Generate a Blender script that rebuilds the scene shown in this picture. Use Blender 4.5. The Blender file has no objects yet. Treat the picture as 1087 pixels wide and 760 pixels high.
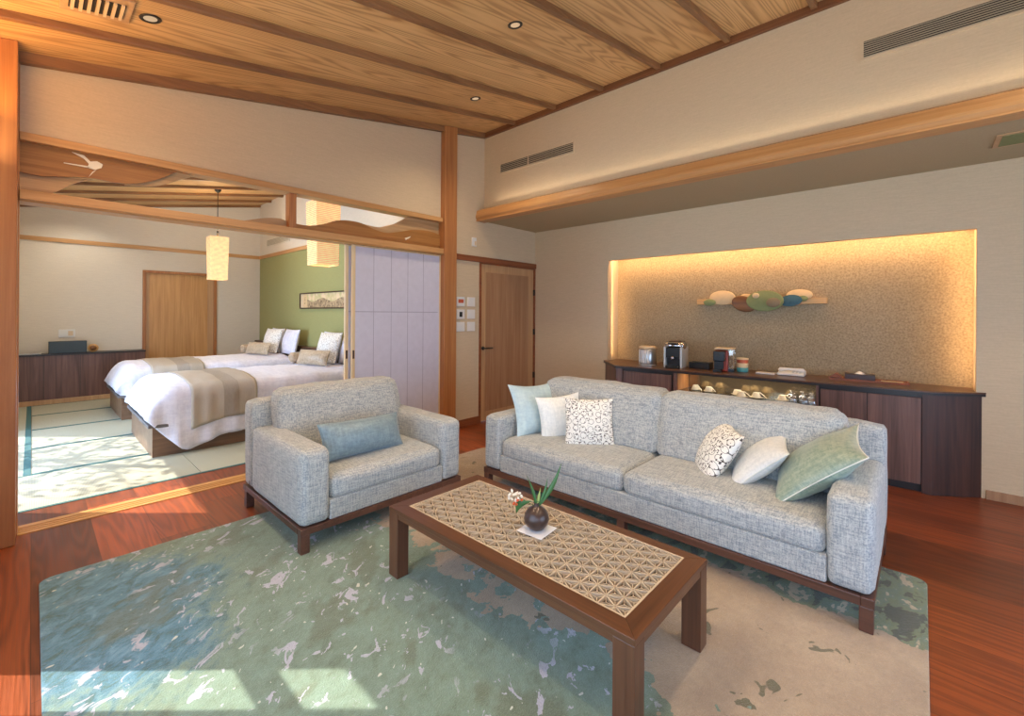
import bpy, bmesh, math, random
from mathutils import Vector, Matrix, noise
random.seed(7)
SC = bpy.context.scene
COL = SC.collection
PI = math.pi

# ------------------------------------------------------------------ colours / nodes
def lin(c):
    c /= 255.0
    return c / 12.92 if c <= 0.04045 else ((c + 0.055) / 1.055) ** 2.4
def rgb(r, g, b):
    return (lin(r), lin(g), lin(b), 1.0)

class NT:
    def __init__(self, name):
        self.m = bpy.data.materials.new(name)
        self.m.use_nodes = True
        self.t = self.m.node_tree
        self.t.nodes.clear()
        self.out = self.t.nodes.new('ShaderNodeOutputMaterial')
    def n(self, typ, props=None, **ins):
        nd = self.t.nodes.new('ShaderNode' + typ)
        for k, v in (props or {}).items():
            setattr(nd, k, v)
        for k, v in ins.items():
            key = int(k[1:]) if k[0] == 'i' and k[1:].isdigit() else k.replace('_', ' ')
            self.set(nd.inputs[key], v)
        return nd
    def set(self, sock, v):
        if hasattr(v, 'outputs'):
            v = v.outputs[0]
        if hasattr(v, 'is_output'):
            self.t.links.new(v, sock)
        else:
            sock.default_value = v
    def math(self, op, a, b=0.0, clamp=False):
        nd = self.t.nodes.new('ShaderNodeMath'); nd.operation = op; nd.use_clamp = clamp
        self.set(nd.inputs[0], a); self.set(nd.inputs[1], b)
        return nd.outputs[0]
    def mix(self, f, a, b, mode='MIX'):
        nd = self.t.nodes.new('ShaderNodeMix'); nd.data_type = 'RGBA'; nd.blend_type = mode
        self.set(nd.inputs[0], f); self.set(nd.inputs[6], a); self.set(nd.inputs[7], b)
        return nd.outputs[2]
    def coord(self, which='Object'):
        return self.n('TexCoord').outputs[which]
    def map(self, vec, scale=(1, 1, 1), loc=(0, 0, 0), rot=(0, 0, 0)):
        nd = self.n('Mapping'); self.set(nd.inputs[0], vec)
        nd.inputs['Scale'].default_value = scale; nd.inputs['Location'].default_value = loc
        nd.inputs['Rotation'].default_value = rot
        return nd.outputs[0]
    def noise(self, vec, scale=1.0, detail=3.0, rough=0.5, dist=0.0):
        nd = self.n('TexNoise'); self.set(nd.inputs['Vector'], vec)
        nd.inputs['Scale'].default_value = scale; nd.inputs['Detail'].default_value = detail
        nd.inputs['Roughness'].default_value = rough; nd.inputs['Distortion'].default_value = dist
        return nd.outputs[0]
    def ramp(self, f, *stops):
        nd = self.n('ValToRGB'); self.set(nd.inputs[0], f)
        cr = nd.color_ramp
        while len(cr.elements) < len(stops):
            cr.elements.new(0.5)
        for e, (p, c) in zip(cr.elements, stops):
            e.position = p
            e.color = c if hasattr(c, '__len__') else (c, c, c, 1)
        return nd.outputs[0]
    def step(self, f, a, b):
        return self.ramp(f, (a, 0.0), (b, 1.0))
    def bsdf(self, col, rough=0.5, metal=0.0, bump=None, bstr=0.2, bdist=0.01, **kw):
        p = self.n('BsdfPrincipled')
        self.set(p.inputs['Base Color'], col); self.set(p.inputs['Roughness'], rough)
        p.inputs['Metallic'].default_value = metal
        for k, v in kw.items():
            self.set(p.inputs[k.replace('_', ' ')], v)
        if bump is not None:
            b = self.n('Bump'); self.set(b.inputs['Height'], bump)
            b.inputs['Strength'].default_value = bstr; b.inputs['Distance'].default_value = bdist
            self.t.links.new(b.outputs[0], p.inputs['Normal'])
        self.t.links.new(p.outputs[0], self.out.inputs[0])
        return self.m

def plain(name, col, rough=0.5, metal=0.0, var=0.06, scale=8.0, bstr=0.0, **kw):
    t = NT(name); v = t.noise(t.coord(), scale, 4)
    c = t.mix(t.math('MULTIPLY', v, var * 2), col, tuple(x * 0.6 for x in col[:3]) + (1,))
    return t.bsdf(c, rough, metal, bump=v if bstr else None, bstr=bstr, **kw)

def wood(name, c1, c2, axis='X', freq=1.0, rough=0.42, contrast=1.0, fine=60.0):
    t = NT(name); co = t.coord()
    s = {'X': (0.35, 7, 7), 'Y': (7, 0.35, 7), 'Z': (7, 7, 0.35)}[axis]
    s2 = {'X': (1.2, fine, fine), 'Y': (fine, 1.2, fine), 'Z': (fine, fine, 1.2)}[axis]
    a = t.noise(t.map(co, tuple(q * freq for q in s)), 1.5, 5, 0.6, 0.8)
    b = t.noise(t.map(co, s2), 1.0, 3, 0.6)
    f = t.math('ADD', t.math('MULTIPLY', a, 0.65), t.math('MULTIPLY', b, 0.35))
    c = t.ramp(f, (0.5 - 0.16 / contrast, c2), (0.5 + 0.14 / contrast, c1))
    return t.bsdf(c, rough, bump=b, bstr=0.08, bdist=0.003)

M = {}
# plaster / wallpaper
def wallpaper(name, col, amt=0.12):
    t = NT(name); co = t.coord()
    a = t.noise(t.map(co, (8, 8, 260)), 1, 2, 0.6)
    b = t.noise(t.map(co, (60, 60, 60)), 1, 2)
    f = t.math('ADD', t.math('MULTIPLY', a, .7), t.math('MULTIPLY', b, .3))
    c = t.mix(t.step(f, .35, .65), tuple(x * (1 - amt) for x in col[:3]) + (1,), col)
    return t.bsdf(c, .85, bump=f, bstr=.25, bdist=.003)
M['wall'] = wallpaper('cream_wallpaper', rgb(210, 190, 158))
M['wall2'] = wallpaper('bedroom_wallpaper', rgb(226, 217, 200))
M['green'] = wallpaper('green_wallpaper', rgb(160, 158, 102))
def niche_paper():
    t = NT('speckled_gold_wallpaper'); co = t.coord()
    a = t.noise(co, 60, 4, .65)
    b = t.noise(co, 3, 3, .6)
    c = t.ramp(a, (.34, rgb(136, 118, 92)), (.5, rgb(156, 138, 108)), (.68, rgb(178, 160, 126)))
    c = t.mix(t.math('MULTIPLY', t.step(b, .3, .7), .22), c, rgb(140, 115, 70))
    return t.bsdf(c, .7, bump=a, bstr=.25, bdist=.003)
M['niche'] = niche_paper()
M['soffit'] = plain('brown_textile_paper', rgb(186, 168, 132), .85, var=.25, scale=90)

def ceiling_wood():
    t = NT('cedar_ceiling_boards'); co = t.coord()
    sx = t.n('SeparateXYZ', Vector=co)
    idx = t.math('FLOOR', t.math('DIVIDE', t.math('ADD', sx.outputs[1], 0.007), 0.645))
    wn = t.n('TexWhiteNoise', {'noise_dimensions': '1D'}); t.set(wn.inputs['W'], idx)
    off = t.math('MULTIPLY', wn.outputs[0], 37.0)
    cmb = t.n('CombineXYZ'); t.set(cmb.inputs[0], t.math('ADD', t.math('MULTIPLY', sx.outputs[0], .26), off))
    t.set(cmb.inputs[1], t.math('MULTIPLY', sx.outputs[1], 4.0)); t.set(cmb.inputs[2], off)
    n0 = t.noise(cmb.outputs[0], 1.0, 1.5, .4)
    rings = t.math('SINE', t.math('MULTIPLY', n0, 190.0))
    rings = t.math('ADD', t.math('MULTIPLY', rings, .5), .5)
    fine = t.noise(t.map(co, (3, 120, 3)), 1, 3, .6)
    f = t.math('ADD', t.math('MULTIPLY', rings, .55), t.math('MULTIPLY', fine, .5))
    c = t.ramp(f, (.15, rgb(222, 182, 126)), (.6, rgb(206, 164, 110)), (.92, rgb(160, 118, 72)))
    c = t.mix(t.math('MULTIPLY', wn.outputs[0], .2), c, rgb(190, 140, 84))
    return t.bsdf(c, .45, bump=f, bstr=.05, bdist=.002)
M['ceil'] = ceiling_wood()
M['batten'] = wood('dark_cedar_batten', rgb(150, 108, 70), rgb(112, 76, 48), 'X')
M['battenY'] = wood('dark_cedar_moulding', rgb(134, 88, 56), rgb(100, 62, 38), 'Y')
M['hinokiX'] = wood('orange_cypress_beam', rgb(206, 160, 106), rgb(176, 128, 76), 'X')
M['hinokiY'] = wood('orange_cypress_trim', rgb(208, 158, 102), rgb(178, 124, 72), 'Y')
M['hinokiZ'] = wood('orange_cypress_post', rgb(188, 130, 78), rgb(150, 92, 50), 'Z')
M['sill'] = wood('pale_sill_wood', rgb(206, 156, 92), rgb(176, 122, 62), 'X', fine=160)
M['redtrim'] = wood('reddish_rail', rgb(150, 88, 52), rgb(116, 62, 36), 'X')
M['doorwood'] = wood('door_veneer', rgb(176, 136, 100), rgb(150, 108, 74), 'Z', freq=1.3)
M['doorframe'] = wood('door_frame_wood', rgb(200, 162, 118), rgb(176, 134, 92), 'Z')
M['doorwood2'] = wood('bedroom_door_veneer', rgb(212, 164, 106), rgb(184, 134, 80), 'Z', freq=1.6)
M['transom'] = wood('carved_cedar_board', rgb(176, 124, 66), rgb(136, 88, 42), 'X', freq=2.2)
M['transom_pale'] = wood('pale_carved_board', rgb(196, 162, 118), rgb(160, 124, 82), 'X', freq=2.2)
M['cream_stile'] = wood('pale_shoji_frame', rgb(232, 210, 172), rgb(214, 186, 140), 'Z')
M['walnut'] = wood('walnut_veneer', rgb(122, 88, 76), rgb(74, 50, 42), 'Z', freq=1.4, rough=.4, fine=45)
M['walnut_red'] = wood('reddish_walnut_panel', rgb(80, 48, 36), rgb(44, 26, 20), 'Z', freq=1.8, rough=.4)
M['walnutY'] = wood('walnut_counter', rgb(110, 74, 50), rgb(72, 46, 34), 'Y', rough=.28)
M['dark_edge'] = plain('near_black_edge', rgb(38, 30, 28), .35)
M['table'] = wood('table_walnut', rgb(100, 62, 38), rgb(66, 38, 22), 'Y', rough=.33)
M['tableX'] = wood('table_walnut_cross', rgb(100, 62, 38), rgb(66, 38, 22), 'X', rough=.33)
M['tableZ'] = wood('table_leg_walnut', rgb(104, 66, 44), rgb(72, 42, 28), 'Z', rough=.33)
M['rail'] = wood('sofa_frame_walnut', rgb(102, 66, 50), rgb(68, 42, 32), 'Y', rough=.4)
M['strip'] = plain('pale_lattice_strip', rgb(196, 178, 152), .5, var=.1, scale=30)
M['strip_base'] = plain('lattice_backing', rgb(84, 66, 52), .6, var=.2, scale=20)

def floor_wood():
    t = NT('red_brown_plank_floor'); co = t.coord()
    s = t.n('SeparateXYZ', Vector=co)
    xi = t.math('DIVIDE', s.outputs[0], 0.29)
    idx = t.math('FLOOR', xi)
    w1 = t.n('TexWhiteNoise', {'noise_dimensions': '1D'}); t.set(w1.inputs['W'], idx)
    yi = t.math('DIVIDE', t.math('ADD', s.outputs[1], t.math('MULTIPLY', w1.outputs[0], 5.0)), 2.7)
    yf = t.math('FLOOR', yi)
    w2 = t.n('TexWhiteNoise', {'noise_dimensions': '1D'}); t.set(w2.inputs['W'], t.math('ADD', idx, t.math('MULTIPLY', yf, 17.3)))
    off = t.math('MULTIPLY', w2.outputs[0], 23.0)
    cmb = t.n('CombineXYZ'); t.set(cmb.inputs[0], t.math('MULTIPLY', s.outputs[0], 6.0))
    t.set(cmb.inputs[1], t.math('ADD', t.math('MULTIPLY', s.outputs[1], .45), off)); t.set(cmb.inputs[2], off)
    n0 = t.noise(cmb.outputs[0], 1.0, 2, .5)
    rings = t.math('ADD', t.math('MULTIPLY', t.math('SINE', t.math('MULTIPLY', n0, 75.0)), .5), .5)
    fine = t.noise(t.map(co, (140, 3, 3)), 1, 3, .6)
    f = t.math('ADD', t.math('MULTIPLY', rings, .22), t.math('MULTIPLY', fine, .78))
    c = t.ramp(f, (.2, rgb(112, 58, 34)), (.75, rgb(184, 100, 54)))
    tone = t.ramp(w2.outputs[0], (0, rgb(122, 108, 106)), (1, rgb(255, 228, 205)))
    c = t.mix(.8, c, tone, 'MULTIPLY')
    gx = t.math('FRACT', xi); gy = t.math('FRACT', yi)
    gap = t.math('MAXIMUM', t.math('LESS_THAN', gx, .010), t.math('LESS_THAN', gy, .0012))
    c = t.mix(t.math('MULTIPLY', gap, .7), c, rgb(40, 20, 14))
    return t.bsdf(c, t.ramp(fine, (.3, .30), (.7, .44)), bump=f, bstr=.06, bdist=.002)
M['floor'] = floor_wood()

def tatami():
    t = NT('woven_rush_tatami'); co = t.coord()
    a = t.n('TexWave', {'wave_type': 'BANDS', 'bands_direction': 'X'}, Vector=co, Scale=38.0, Distortion=.6)
    b = t.noise(t.map(co, (40, 300, 40)), 1, 3)
    f = t.math('ADD', t.math('MULTIPLY', a.outputs[1], .4), t.math('MULTIPLY', b, .6))
    c = t.ramp(f, (.25, rgb(150, 150, 128)), (.75, rgb(184, 184, 166)))
    return t.bsdf(c, .7, bump=f, bstr=.15, bdist=.002)
M['tatami'] = tatami()
M['tealcloth'] = plain('teal_binding_cloth', rgb(62, 104, 104), .8, var=.15, scale=60)

def fabric(name, ca, cb, thread=110.0, rough=.92, bstr=.35):
    t = NT(name); co = t.coord()
    n1 = t.noise(t.map(co, (thread, thread * .1, thread)), 1, 2, .75)
    n2 = t.noise(t.map(co, (thread * .1, thread, thread)), 1, 2, .75)
    n3 = t.noise(t.map(co, (thread, thread, thread * .1)), 1, 2, .75)
    f = t.math('ADD', t.math('ADD', t.math('MULTIPLY', n1, .34), t.math('MULTIPLY', n2, .33)), t.math('MULTIPLY', n3, .33))
    c = t.ramp(f, (.41, ca), (.59, cb))
    return t.bsdf(c, rough, bump=f, bstr=bstr, bdist=.004, Sheen_Weight=.25, Sheen_Roughness=.5)
M['sofa'] = fabric('tweed_upholstery', rgb(126, 134, 140), rgb(190, 192, 188), 130)
M['bolster'] = fabric('blue_grey_satin', rgb(106, 128, 140), rgb(130, 154, 164), 60, .45, .12)
M['satin_blue'] = fabric('pale_blue_satin', rgb(172, 196, 204), rgb(194, 214, 216), 30, .38, .06)
M['white_cotton'] = fabric('white_pillow_cotton', rgb(222, 226, 224), rgb(240, 242, 238), 60, .6, .1)
M['pale_grey'] = fabric('pale_grey_satin', rgb(206, 208, 206), rgb(226, 226, 222), 60, .45, .1)
M['satin_green'] = fabric('sage_green_satin', rgb(122, 144, 128), rgb(160, 172, 152), 50, .36, .1)
M['satin_tan'] = fabric('champagne_satin', rgb(164, 144, 118), rgb(196, 178, 150), 40, .38, .08)
M['piping'] = plain('white_piping', rgb(222, 224, 216), .6)
M['linen'] = fabric('white_bed_linen', rgb(212, 212, 228), rgb(230, 230, 243), 25, .8, .1)

def vine(name, scale, ink):
    t = NT(name); co = t.coord()
    v = t.n('TexVoronoi', {'feature': 'F1'}, Vector=t.map(co, (scale, scale, 0.0)), Scale=1.0, Randomness=.25)
    ring = t.math('LESS_THAN', t.math('ABSOLUTE', t.math('SUBTRACT', v.outputs[0], .40)), .022)
    d = t.noise(co, scale * 1.5, 1)
    v2 = t.n('TexVoronoi', {'feature': 'F1'}, Vector=t.map(co, (scale * 1.7, scale * 4.0, 0.0), rot=(0, 0, .6)), Scale=1.0, Randomness=.7)
    leaf = t.math('LESS_THAN', v2.outputs[0], .27)
    v3 = t.n('TexVoronoi', {'feature': 'F1'}, Vector=t.map(co, (scale * 4.0, scale * 1.7, 0.0), rot=(0, 0, .5)), Scale=1.0, Randomness=.7)
    leaf2 = t.math('LESS_THAN', v3.outputs[0], .25)
    f = t.math('MAXIMUM', ring, t.math('MAXIMUM', leaf, leaf2))
    c = t.mix(f, rgb(234, 232, 224), ink)
    return t.bsdf(c, .7)
M['vine'] = vine('vine_print_fabric', 17.0, rgb(74, 66, 62))
M['vine_bed'] = vine('pale_leaf_print', 14.0, rgb(176, 168, 158))

def runner():
    t = NT('beige_striped_runner'); co = t.coord()
    s = t.n('SeparateXYZ', Vector=co)
    k = t.math('FLOOR', t.math('MULTIPLY', s.outputs[0], 6.5))
    w = t.n('TexWhiteNoise', {'noise_dimensions': '1D'}); t.set(w.inputs['W'], k)
    a = t.noise(t.map(co, (120, 20, 20)), 1, 2)
    c = t.ramp(w.outputs[0], (0, rgb(140, 132, 124)), (1, rgb(178, 169, 157)))
    c = t.mix(t.math('MULTIPLY', a, .35), c, rgb(206, 194, 172))
    return t.bsdf(c, .6, bump=a, bstr=.1)
M['runner'] = runner()

def rug():
    t = NT('hand_tufted_rug'); co = t.coord()
    s = t.n('SeparateXYZ', Vector=co); X, Y = s.outputs[0], s.outputs[1]
    flow = t.map(co, (1, 1, 1), rot=(0, 0, -.75))
    big = t.noise(co, 1.6, 4, .6)
    mid = t.noise(t.map(flow, (4.5, 8, 3)), 1, 6, .7, .5)
    fl2 = t.noise(t.map(flow, (9, 16, 3), loc=(2, 4, 0)), 1, 6, .72, .6)
    green = t.ramp(t.math('ADD', t.math('MULTIPLY', mid, .5), t.math('MULTIPLY', fl2, .5)), (.35, rgb(108, 126, 100)), (.48, rgb(128, 152, 130)), (.66, rgb(138, 166, 148)))
    blue = t.ramp(fl2, (.36, rgb(76, 114, 110)), (.46, rgb(84, 134, 152)), (.56, rgb(104, 156, 182)), (.68, rgb(138, 180, 204)))
    # blue field towards the left far side
    dx = t.math('SUBTRACT', X, .20); dy = t.math('MULTIPLY', t.math('SUBTRACT', Y, 2.95), .75)
    dist = t.math('SQRT', t.math('ADD', t.math('MULTIPLY', dx, dx), t.math('MULTIPLY', dy, dy)))
    dd = t.math('ADD', dist, t.math('ADD', t.math('MULTIPLY', t.math('SUBTRACT', fl2, .5), .9), t.math('MULTIPLY', t.math('SUBTRACT', big, .5), .8)))
    c = t.mix(t.ramp(dd, (.42, 1.0), (.60, 0.0)), green, blue)
    olive = t.step(t.noise(t.map(flow, (1.6, 3, 1), loc=(3, 7, 0)), 1, 4, .6), .56, .62)
    c = t.mix(t.math('MULTIPLY', olive, .6), c, rgb(110, 118, 88))
    # petals
    pv = t.noise(t.map(flow, (8, 13, 3), loc=(5, 2, 0)), 1, 4, .62, .9)
    pm = t.noise(t.map(co, (1.2, 1.2, 1), loc=(1, 9, 0)), 1, 2)
    pf = t.math('MULTIPLY', t.step(pv, .60, .612), t.step(pm, .42, .5))
    c = t.mix(pf, c, rgb(200, 200, 214))
    p2 = t.noise(t.map(flow, (20, 30, 3), loc=(2, 2, 0)), 1, 1, .5, .4)
    c = t.mix(t.step(p2, .735, .75), c, rgb(226, 228, 214))
    # beige side
    e = t.noise(co, 3.4, 4, .65)
    bd = t.math('ADD', X, t.math('MULTIPLY', t.math('SUBTRACT', e, .5), 1.3))
    bfz = t.step(bd, .0, 1.0)
    bm = t.math('GREATER_THAN', bd, 1.72)
    beige = t.ramp(t.noise(co, 2.2, 4, .6), (.35, rgb(172, 148, 120)), (.65, rgb(198, 174, 142)))
    sp = t.noise(t.map(co, (6, 7, 3), loc=(3.3, 1, 0)), 1, 3, .6, .5)
    beige = t.mix(t.step(sp, .655, .665), beige, rgb(112, 104, 70))
    cr = t.math('LESS_THAN', t.math('ABSOLUTE', t.math('SUBTRACT', t.noise(t.map(co, (2, 3, 1), loc=(9, 3, 0)), 1, 3), .5)), .0)
    c = t.mix(bm, c, beige)
    # sofa's shade painted into the colour along with an olive spotted pattern
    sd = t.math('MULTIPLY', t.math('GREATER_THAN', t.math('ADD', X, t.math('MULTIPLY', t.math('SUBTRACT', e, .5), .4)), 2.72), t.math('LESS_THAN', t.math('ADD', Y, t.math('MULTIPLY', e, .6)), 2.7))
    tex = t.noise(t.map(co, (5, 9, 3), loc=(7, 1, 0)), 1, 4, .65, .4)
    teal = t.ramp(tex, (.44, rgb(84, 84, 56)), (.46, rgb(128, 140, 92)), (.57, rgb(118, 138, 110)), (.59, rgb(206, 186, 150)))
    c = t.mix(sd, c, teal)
    pile = t.noise(co, 150, 2, .8)
    pile2 = t.noise(co, 45, 3, .7)
    c = t.mix(t.math('MULTIPLY', t.step(pile, .35, .65), .28), c, t.mix(1.0, c, rgb(190, 190, 190), 'MULTIPLY'))
    c = t.mix(t.math('MULTIPLY', pile2, .5), c, t.mix(1.0, c, rgb(150, 150, 150), 'MULTIPLY'))
    h = t.math('ADD', pile, t.math('MULTIPLY', pile2, .5))
    return t.bsdf(c, .95, bump=h, bstr=.6, bdist=.01, Sheen_Weight=.35, Sheen_Roughness=.5)
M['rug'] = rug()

def paper_lamp(col, strength):
    t = NT('glowing_washi_paper'); co = t.coord()
    a = t.n('TexWave', {'wave_type': 'BANDS', 'bands_direction': 'Z'}, Vector=co, Scale=16.0, Distortion=.4)
    b = t.noise(co, 20, 3)
    f = t.math('ADD', t.math('MULTIPLY', a.outputs[1], .5), t.math('MULTIPLY', b, .5))
    c = t.ramp(f, (.3, tuple(x * .55 for x in col[:3]) + (1,)), (.62, col))
    e = t.n('Emission'); t.set(e.inputs[0], c); e.inputs[1].default_value = strength
    d = t.n('BsdfDiffuse'); t.set(d.inputs[0], c)
    ad = t.n('AddShader'); t.t.links.new(e.outputs[0], ad.inputs[0]); t.t.links.new(d.outputs[0], ad.inputs[1])
    t.t.links.new(ad.outputs[0], t.out.inputs[0])
    return t.m
M['washi'] = paper_lamp(rgb(255, 218, 160), .6)
def emis(name, col, s):
    t = NT(name); e = t.n('Emission'); t.set(e.inputs[0], col); e.inputs[1].default_value = s
    t.t.links.new(e.outputs[0], t.out.inputs[0]); return t.m
M['bulb'] = emis('warm_bulb', rgb(226, 190, 150), .9)
M['led'] = emis('warm_led_strip', rgb(255, 190, 110), 3.0)
def glass(name, tint=(1, 1, 1, 1), fac=.08, rough=.02):
    t = NT(name)
    a = t.n('BsdfTransparent'); a.inputs[0].default_value = tint
    g = t.n('BsdfGlossy'); g.inputs['Roughness'].default_value = rough
    lw = t.n('LayerWeight'); lw.inputs[0].default_value = .35
    f = t.math('ADD', t.math('MULTIPLY', lw.outputs[0], .5), fac, True)
    mx = t.n('MixShader'); t.set(mx.inputs[0], f)
    t.t.links.new(a.outputs[0], mx.inputs[1]); t.t.links.new(g.outputs[0], mx.inputs[2])
    t.t.links.new(mx.outputs[0], t.out.inputs[0])
    return t.m
M['pane'] = glass('window_glass', fac=.0)
M['glassware'] = glass('clear_glassware', (.92, .95, .96, 1), .25, .05)
M['shelf_glass'] = glass('glass_shelf', (.75, .85, .9, 1), .35, .05)
def washi_panel():
    t = NT('shoji_paper'); co = t.coord()
    a = t.noise(co, 14, 4)
    c = t.ramp(a, (.3, rgb(226, 226, 240)), (.7, rgb(232, 232, 246)))
    d = t.n('BsdfDiffuse'); t.set(d.inputs[0], c)
    tr = t.n('BsdfTranslucent'); t.set(tr.inputs[0], c)
    mx = t.n('MixShader'); mx.inputs[0].default_value = .3
    t.t.links.new(d.outputs[0], mx.inputs[1]); t.t.links.new(tr.outputs[0], mx.inputs[2])
    t.t.links.new(mx.outputs[0], t.out.inputs[0]); return t.m
M['shoji'] = washi_panel()
M['mirror'] = plain('bronze_mirror', rgb(168, 150, 120), .16, .85, var=.25, scale=26)
M['metal'] = plain('brushed_steel', rgb(196, 196, 196), .3, 1.0)
M['chrome'] = plain('chrome', rgb(220, 220, 222), .12, 1.0)
M['silver'] = plain('silver_plastic', rgb(196, 196, 190), .35, .3)
M['black'] = plain('black_plastic', rgb(22, 24, 26), .3)
M['darkgrey'] = plain('dark_metal', rgb(58, 54, 50), .4, .5)
M['brown_pl'] = plain('dark_brown_plastic', rgb(66, 42, 32), .3)
M['red_pl'] = plain('red_enamel', rgb(160, 58, 34), .3)
M['white_pl'] = plain('white_plastic', rgb(228, 226, 220), .4)
M['cream_pl'] = plain('cream_porcelain', rgb(236, 220, 186), .25)
M['tealc'] = plain('teal_glaze', rgb(80, 156, 158), .4)
M['creamc'] = plain('cream_glaze', rgb(222, 196, 156), .4)
M['redc'] = plain('terracotta_glaze', rgb(190, 92, 62), .4)
M['vent'] = plain('vent_slat', rgb(176, 168, 146), .5, .2)
M['seam'] = plain('grey_lilac_seam', rgb(186, 184, 202), .9)
M['ventdark'] = plain('vent_dark', rgb(52, 44, 36), .8)
M['vase'] = plain('dark_glazed_ceramic', rgb(74, 58, 52), .28, .25, var=.3, scale=14)
M['doily'] = plain('white_paper', rgb(226, 228, 232), .8)
M['leaf'] = plain('leaf_green', rgb(64, 110, 58), .45, var=.35, scale=20)
M['leaf_lt'] = plain('light_leaf_green', rgb(150, 166, 92), .5)
M['petal_w'] = plain('ivory_petal', rgb(236, 226, 206), .6)
M['petal_o'] = plain('orange_petal', rgb(208, 92, 46), .6)
M['speaker'] = plain('slate_blue_cloth', rgb(74, 88, 98), .8, var=.2, scale=80)
M['greyslab'] = plain('grey_bed_edge', rgb(104, 98, 98), .5)
M['bedwood'] = wood('bed_base_veneer', rgb(140, 108, 84), rgb(98, 72, 54), 'X', rough=.35)
M['mattress'] = plain('mattress_ticking', rgb(214, 212, 216), .9)
M['bark'] = plain('bark', rgb(90, 70, 52), .9, var=.4, scale=20)
M['earth'] = plain('garden_ground', rgb(120, 126, 92), .95, var=.4, scale=2)
M['artcream'] = plain('cream_washi_disc', rgb(228, 196, 148), .8, var=.2, scale=30)
M['artbrown'] = wood('brown_disc', rgb(140, 92, 48), rgb(92, 56, 28), 'Y', freq=2.5)
M['artgreen'] = plain('green_textured_disc', rgb(140, 146, 96), .85, var=.3, scale=60)
M['artblue'] = plain('blue_green_disc', rgb(72, 108, 118), .85, var=.5, scale=40)
M['artsilver'] = plain('grey_brown_disc', rgb(142, 122, 92), .8, var=.2, scale=30)
M['artwood'] = wood('pale_art_bar', rgb(214, 170, 110), rgb(186, 138, 80), 'Y')

def picture_mat():
    t = NT('landscape_scroll'); co = t.coord()
    s = t.n('SeparateXYZ', Vector=co)
    z = s.outputs[2]; y = s.outputs[1]
    h1 = t.math('MULTIPLY', t.math('SINE', t.math('MULTIPLY', y, 8.5)), .03)
    n = t.noise(co, 9, 4)
    ridge = t.math('ADD', h1, t.math('MULTIPLY', n, .02))
    hill = t.math('LESS_THAN', z, ridge)
    c = t.mix(hill, t.ramp(n, (.35, rgb(190, 178, 120)), (.6, rgb(226, 200, 160))), t.ramp(t.noise(co, 24, 3), (.35, rgb(120, 100, 74)), (.65, rgb(196, 168, 128))))
    return t.bsdf(c, .7)
M['scroll'] = picture_mat()

# ------------------------------------------------------------------ mesh helpers
def newbm():
    return bmesh.new()
def add_box(bm, x0, x1, y0, y1, z0, z1, mi=0):
    vs = [bm.verts.new((x, y, z)) for z in (z0, z1) for y in (y0, y1) for x in (x0, x1)]
    for f in ((0, 2, 3, 1), (4, 5, 7, 6), (0, 1, 5, 4), (2, 6, 7, 3), (0, 4, 6, 2), (1, 3, 7, 5)):
        fc = bm.faces.new([vs[i] for i in f]); fc.material_index = mi
    return vs
def add_prism(bm, pts, a0, a1, axis='Z', mi=0):
    """polygon pts extruded along axis; pts are the two other coordinates in order"""
    def P(p, a):
        return {'Z': (p[0], p[1], a), 'Y': (p[0], a, p[1]), 'X': (a, p[0], p[1])}[axis]
    lo = [bm.verts.new(P(p, a0)) for p in pts]; hi = [bm.verts.new(P(p, a1)) for p in pts]
    n = len(pts)
    fs = [bm.faces.new(lo[::-1]), bm.faces.new(hi)]
    for i in range(n):
        fs.append(bm.faces.new((lo[i], lo[(i + 1) % n], hi[(i + 1) % n], hi[i])))
    for f in fs: f.material_index = mi
    return lo + hi
def add_lathe(bm, prof, c=(0, 0, 0), seg=24, sx=1.0, sy=1.0, mi=0):
    rings = []
    for r, z in prof:
        rings.append([bm.verts.new((c[0] + r * sx * math.cos(2 * PI * k / seg), c[1] + r * sy * math.sin(2 * PI * k / seg), c[2] + z)) for k in range(seg)] if r > 1e-5 else [bm.verts.new((c[0], c[1], c[2] + z))])
    for a, b in zip(rings, rings[1:]):
        for k in range(seg):
            k2 = (k + 1) % seg
            if len(a) == 1 and len(b) == 1: continue
            if len(a) == 1: f = bm.faces.new((a[0], b[k2], b[k]))
            elif len(b) == 1: f = bm.faces.new((a[k], a[k2], b[0]))
            else: f = bm.faces.new((a[k], a[k2], b[k2], b[k]))
            f.material_index = mi; f.smooth = True
def add_tube(bm, pts, r, seg=8, mi=0, closed=False):
    pts = [Vector(p) for p in pts]; n = len(pts); rings = []
    rs = r if hasattr(r, '__len__') else [r] * n
    up = Vector((0, 0, 1))
    for i, p in enumerate(pts):
        if closed: d = pts[(i + 1) % n] - pts[i - 1]
        else: d = pts[min(i + 1, n - 1)] - pts[max(i - 1, 0)]
        if d.length < 1e-9: d = Vector((0, 0, 1))
        d.normalize()
        s = d.cross(up)
        if s.length < 1e-3: s = d.cross(Vector((1, 0, 0)))
        s.normalize(); u = s.cross(d)
        rings.append([bm.verts.new(p + (s * math.cos(2 * PI * k / seg) + u * math.sin(2 * PI * k / seg)) * rs[i]) for k in range(seg)])
    for i in range(n if closed else n - 1):
        a, b = rings[i], rings[(i + 1) % n]
        for k in range(seg):
            f = bm.faces.new((a[k], a[(k + 1) % seg], b[(k + 1) % seg], b[k])); f.smooth = True; f.material_index = mi
    if not closed:
        bm.faces.new(rings[0][::-1]).material_index = mi; bm.faces.new(rings[-1]).material_index = mi
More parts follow.
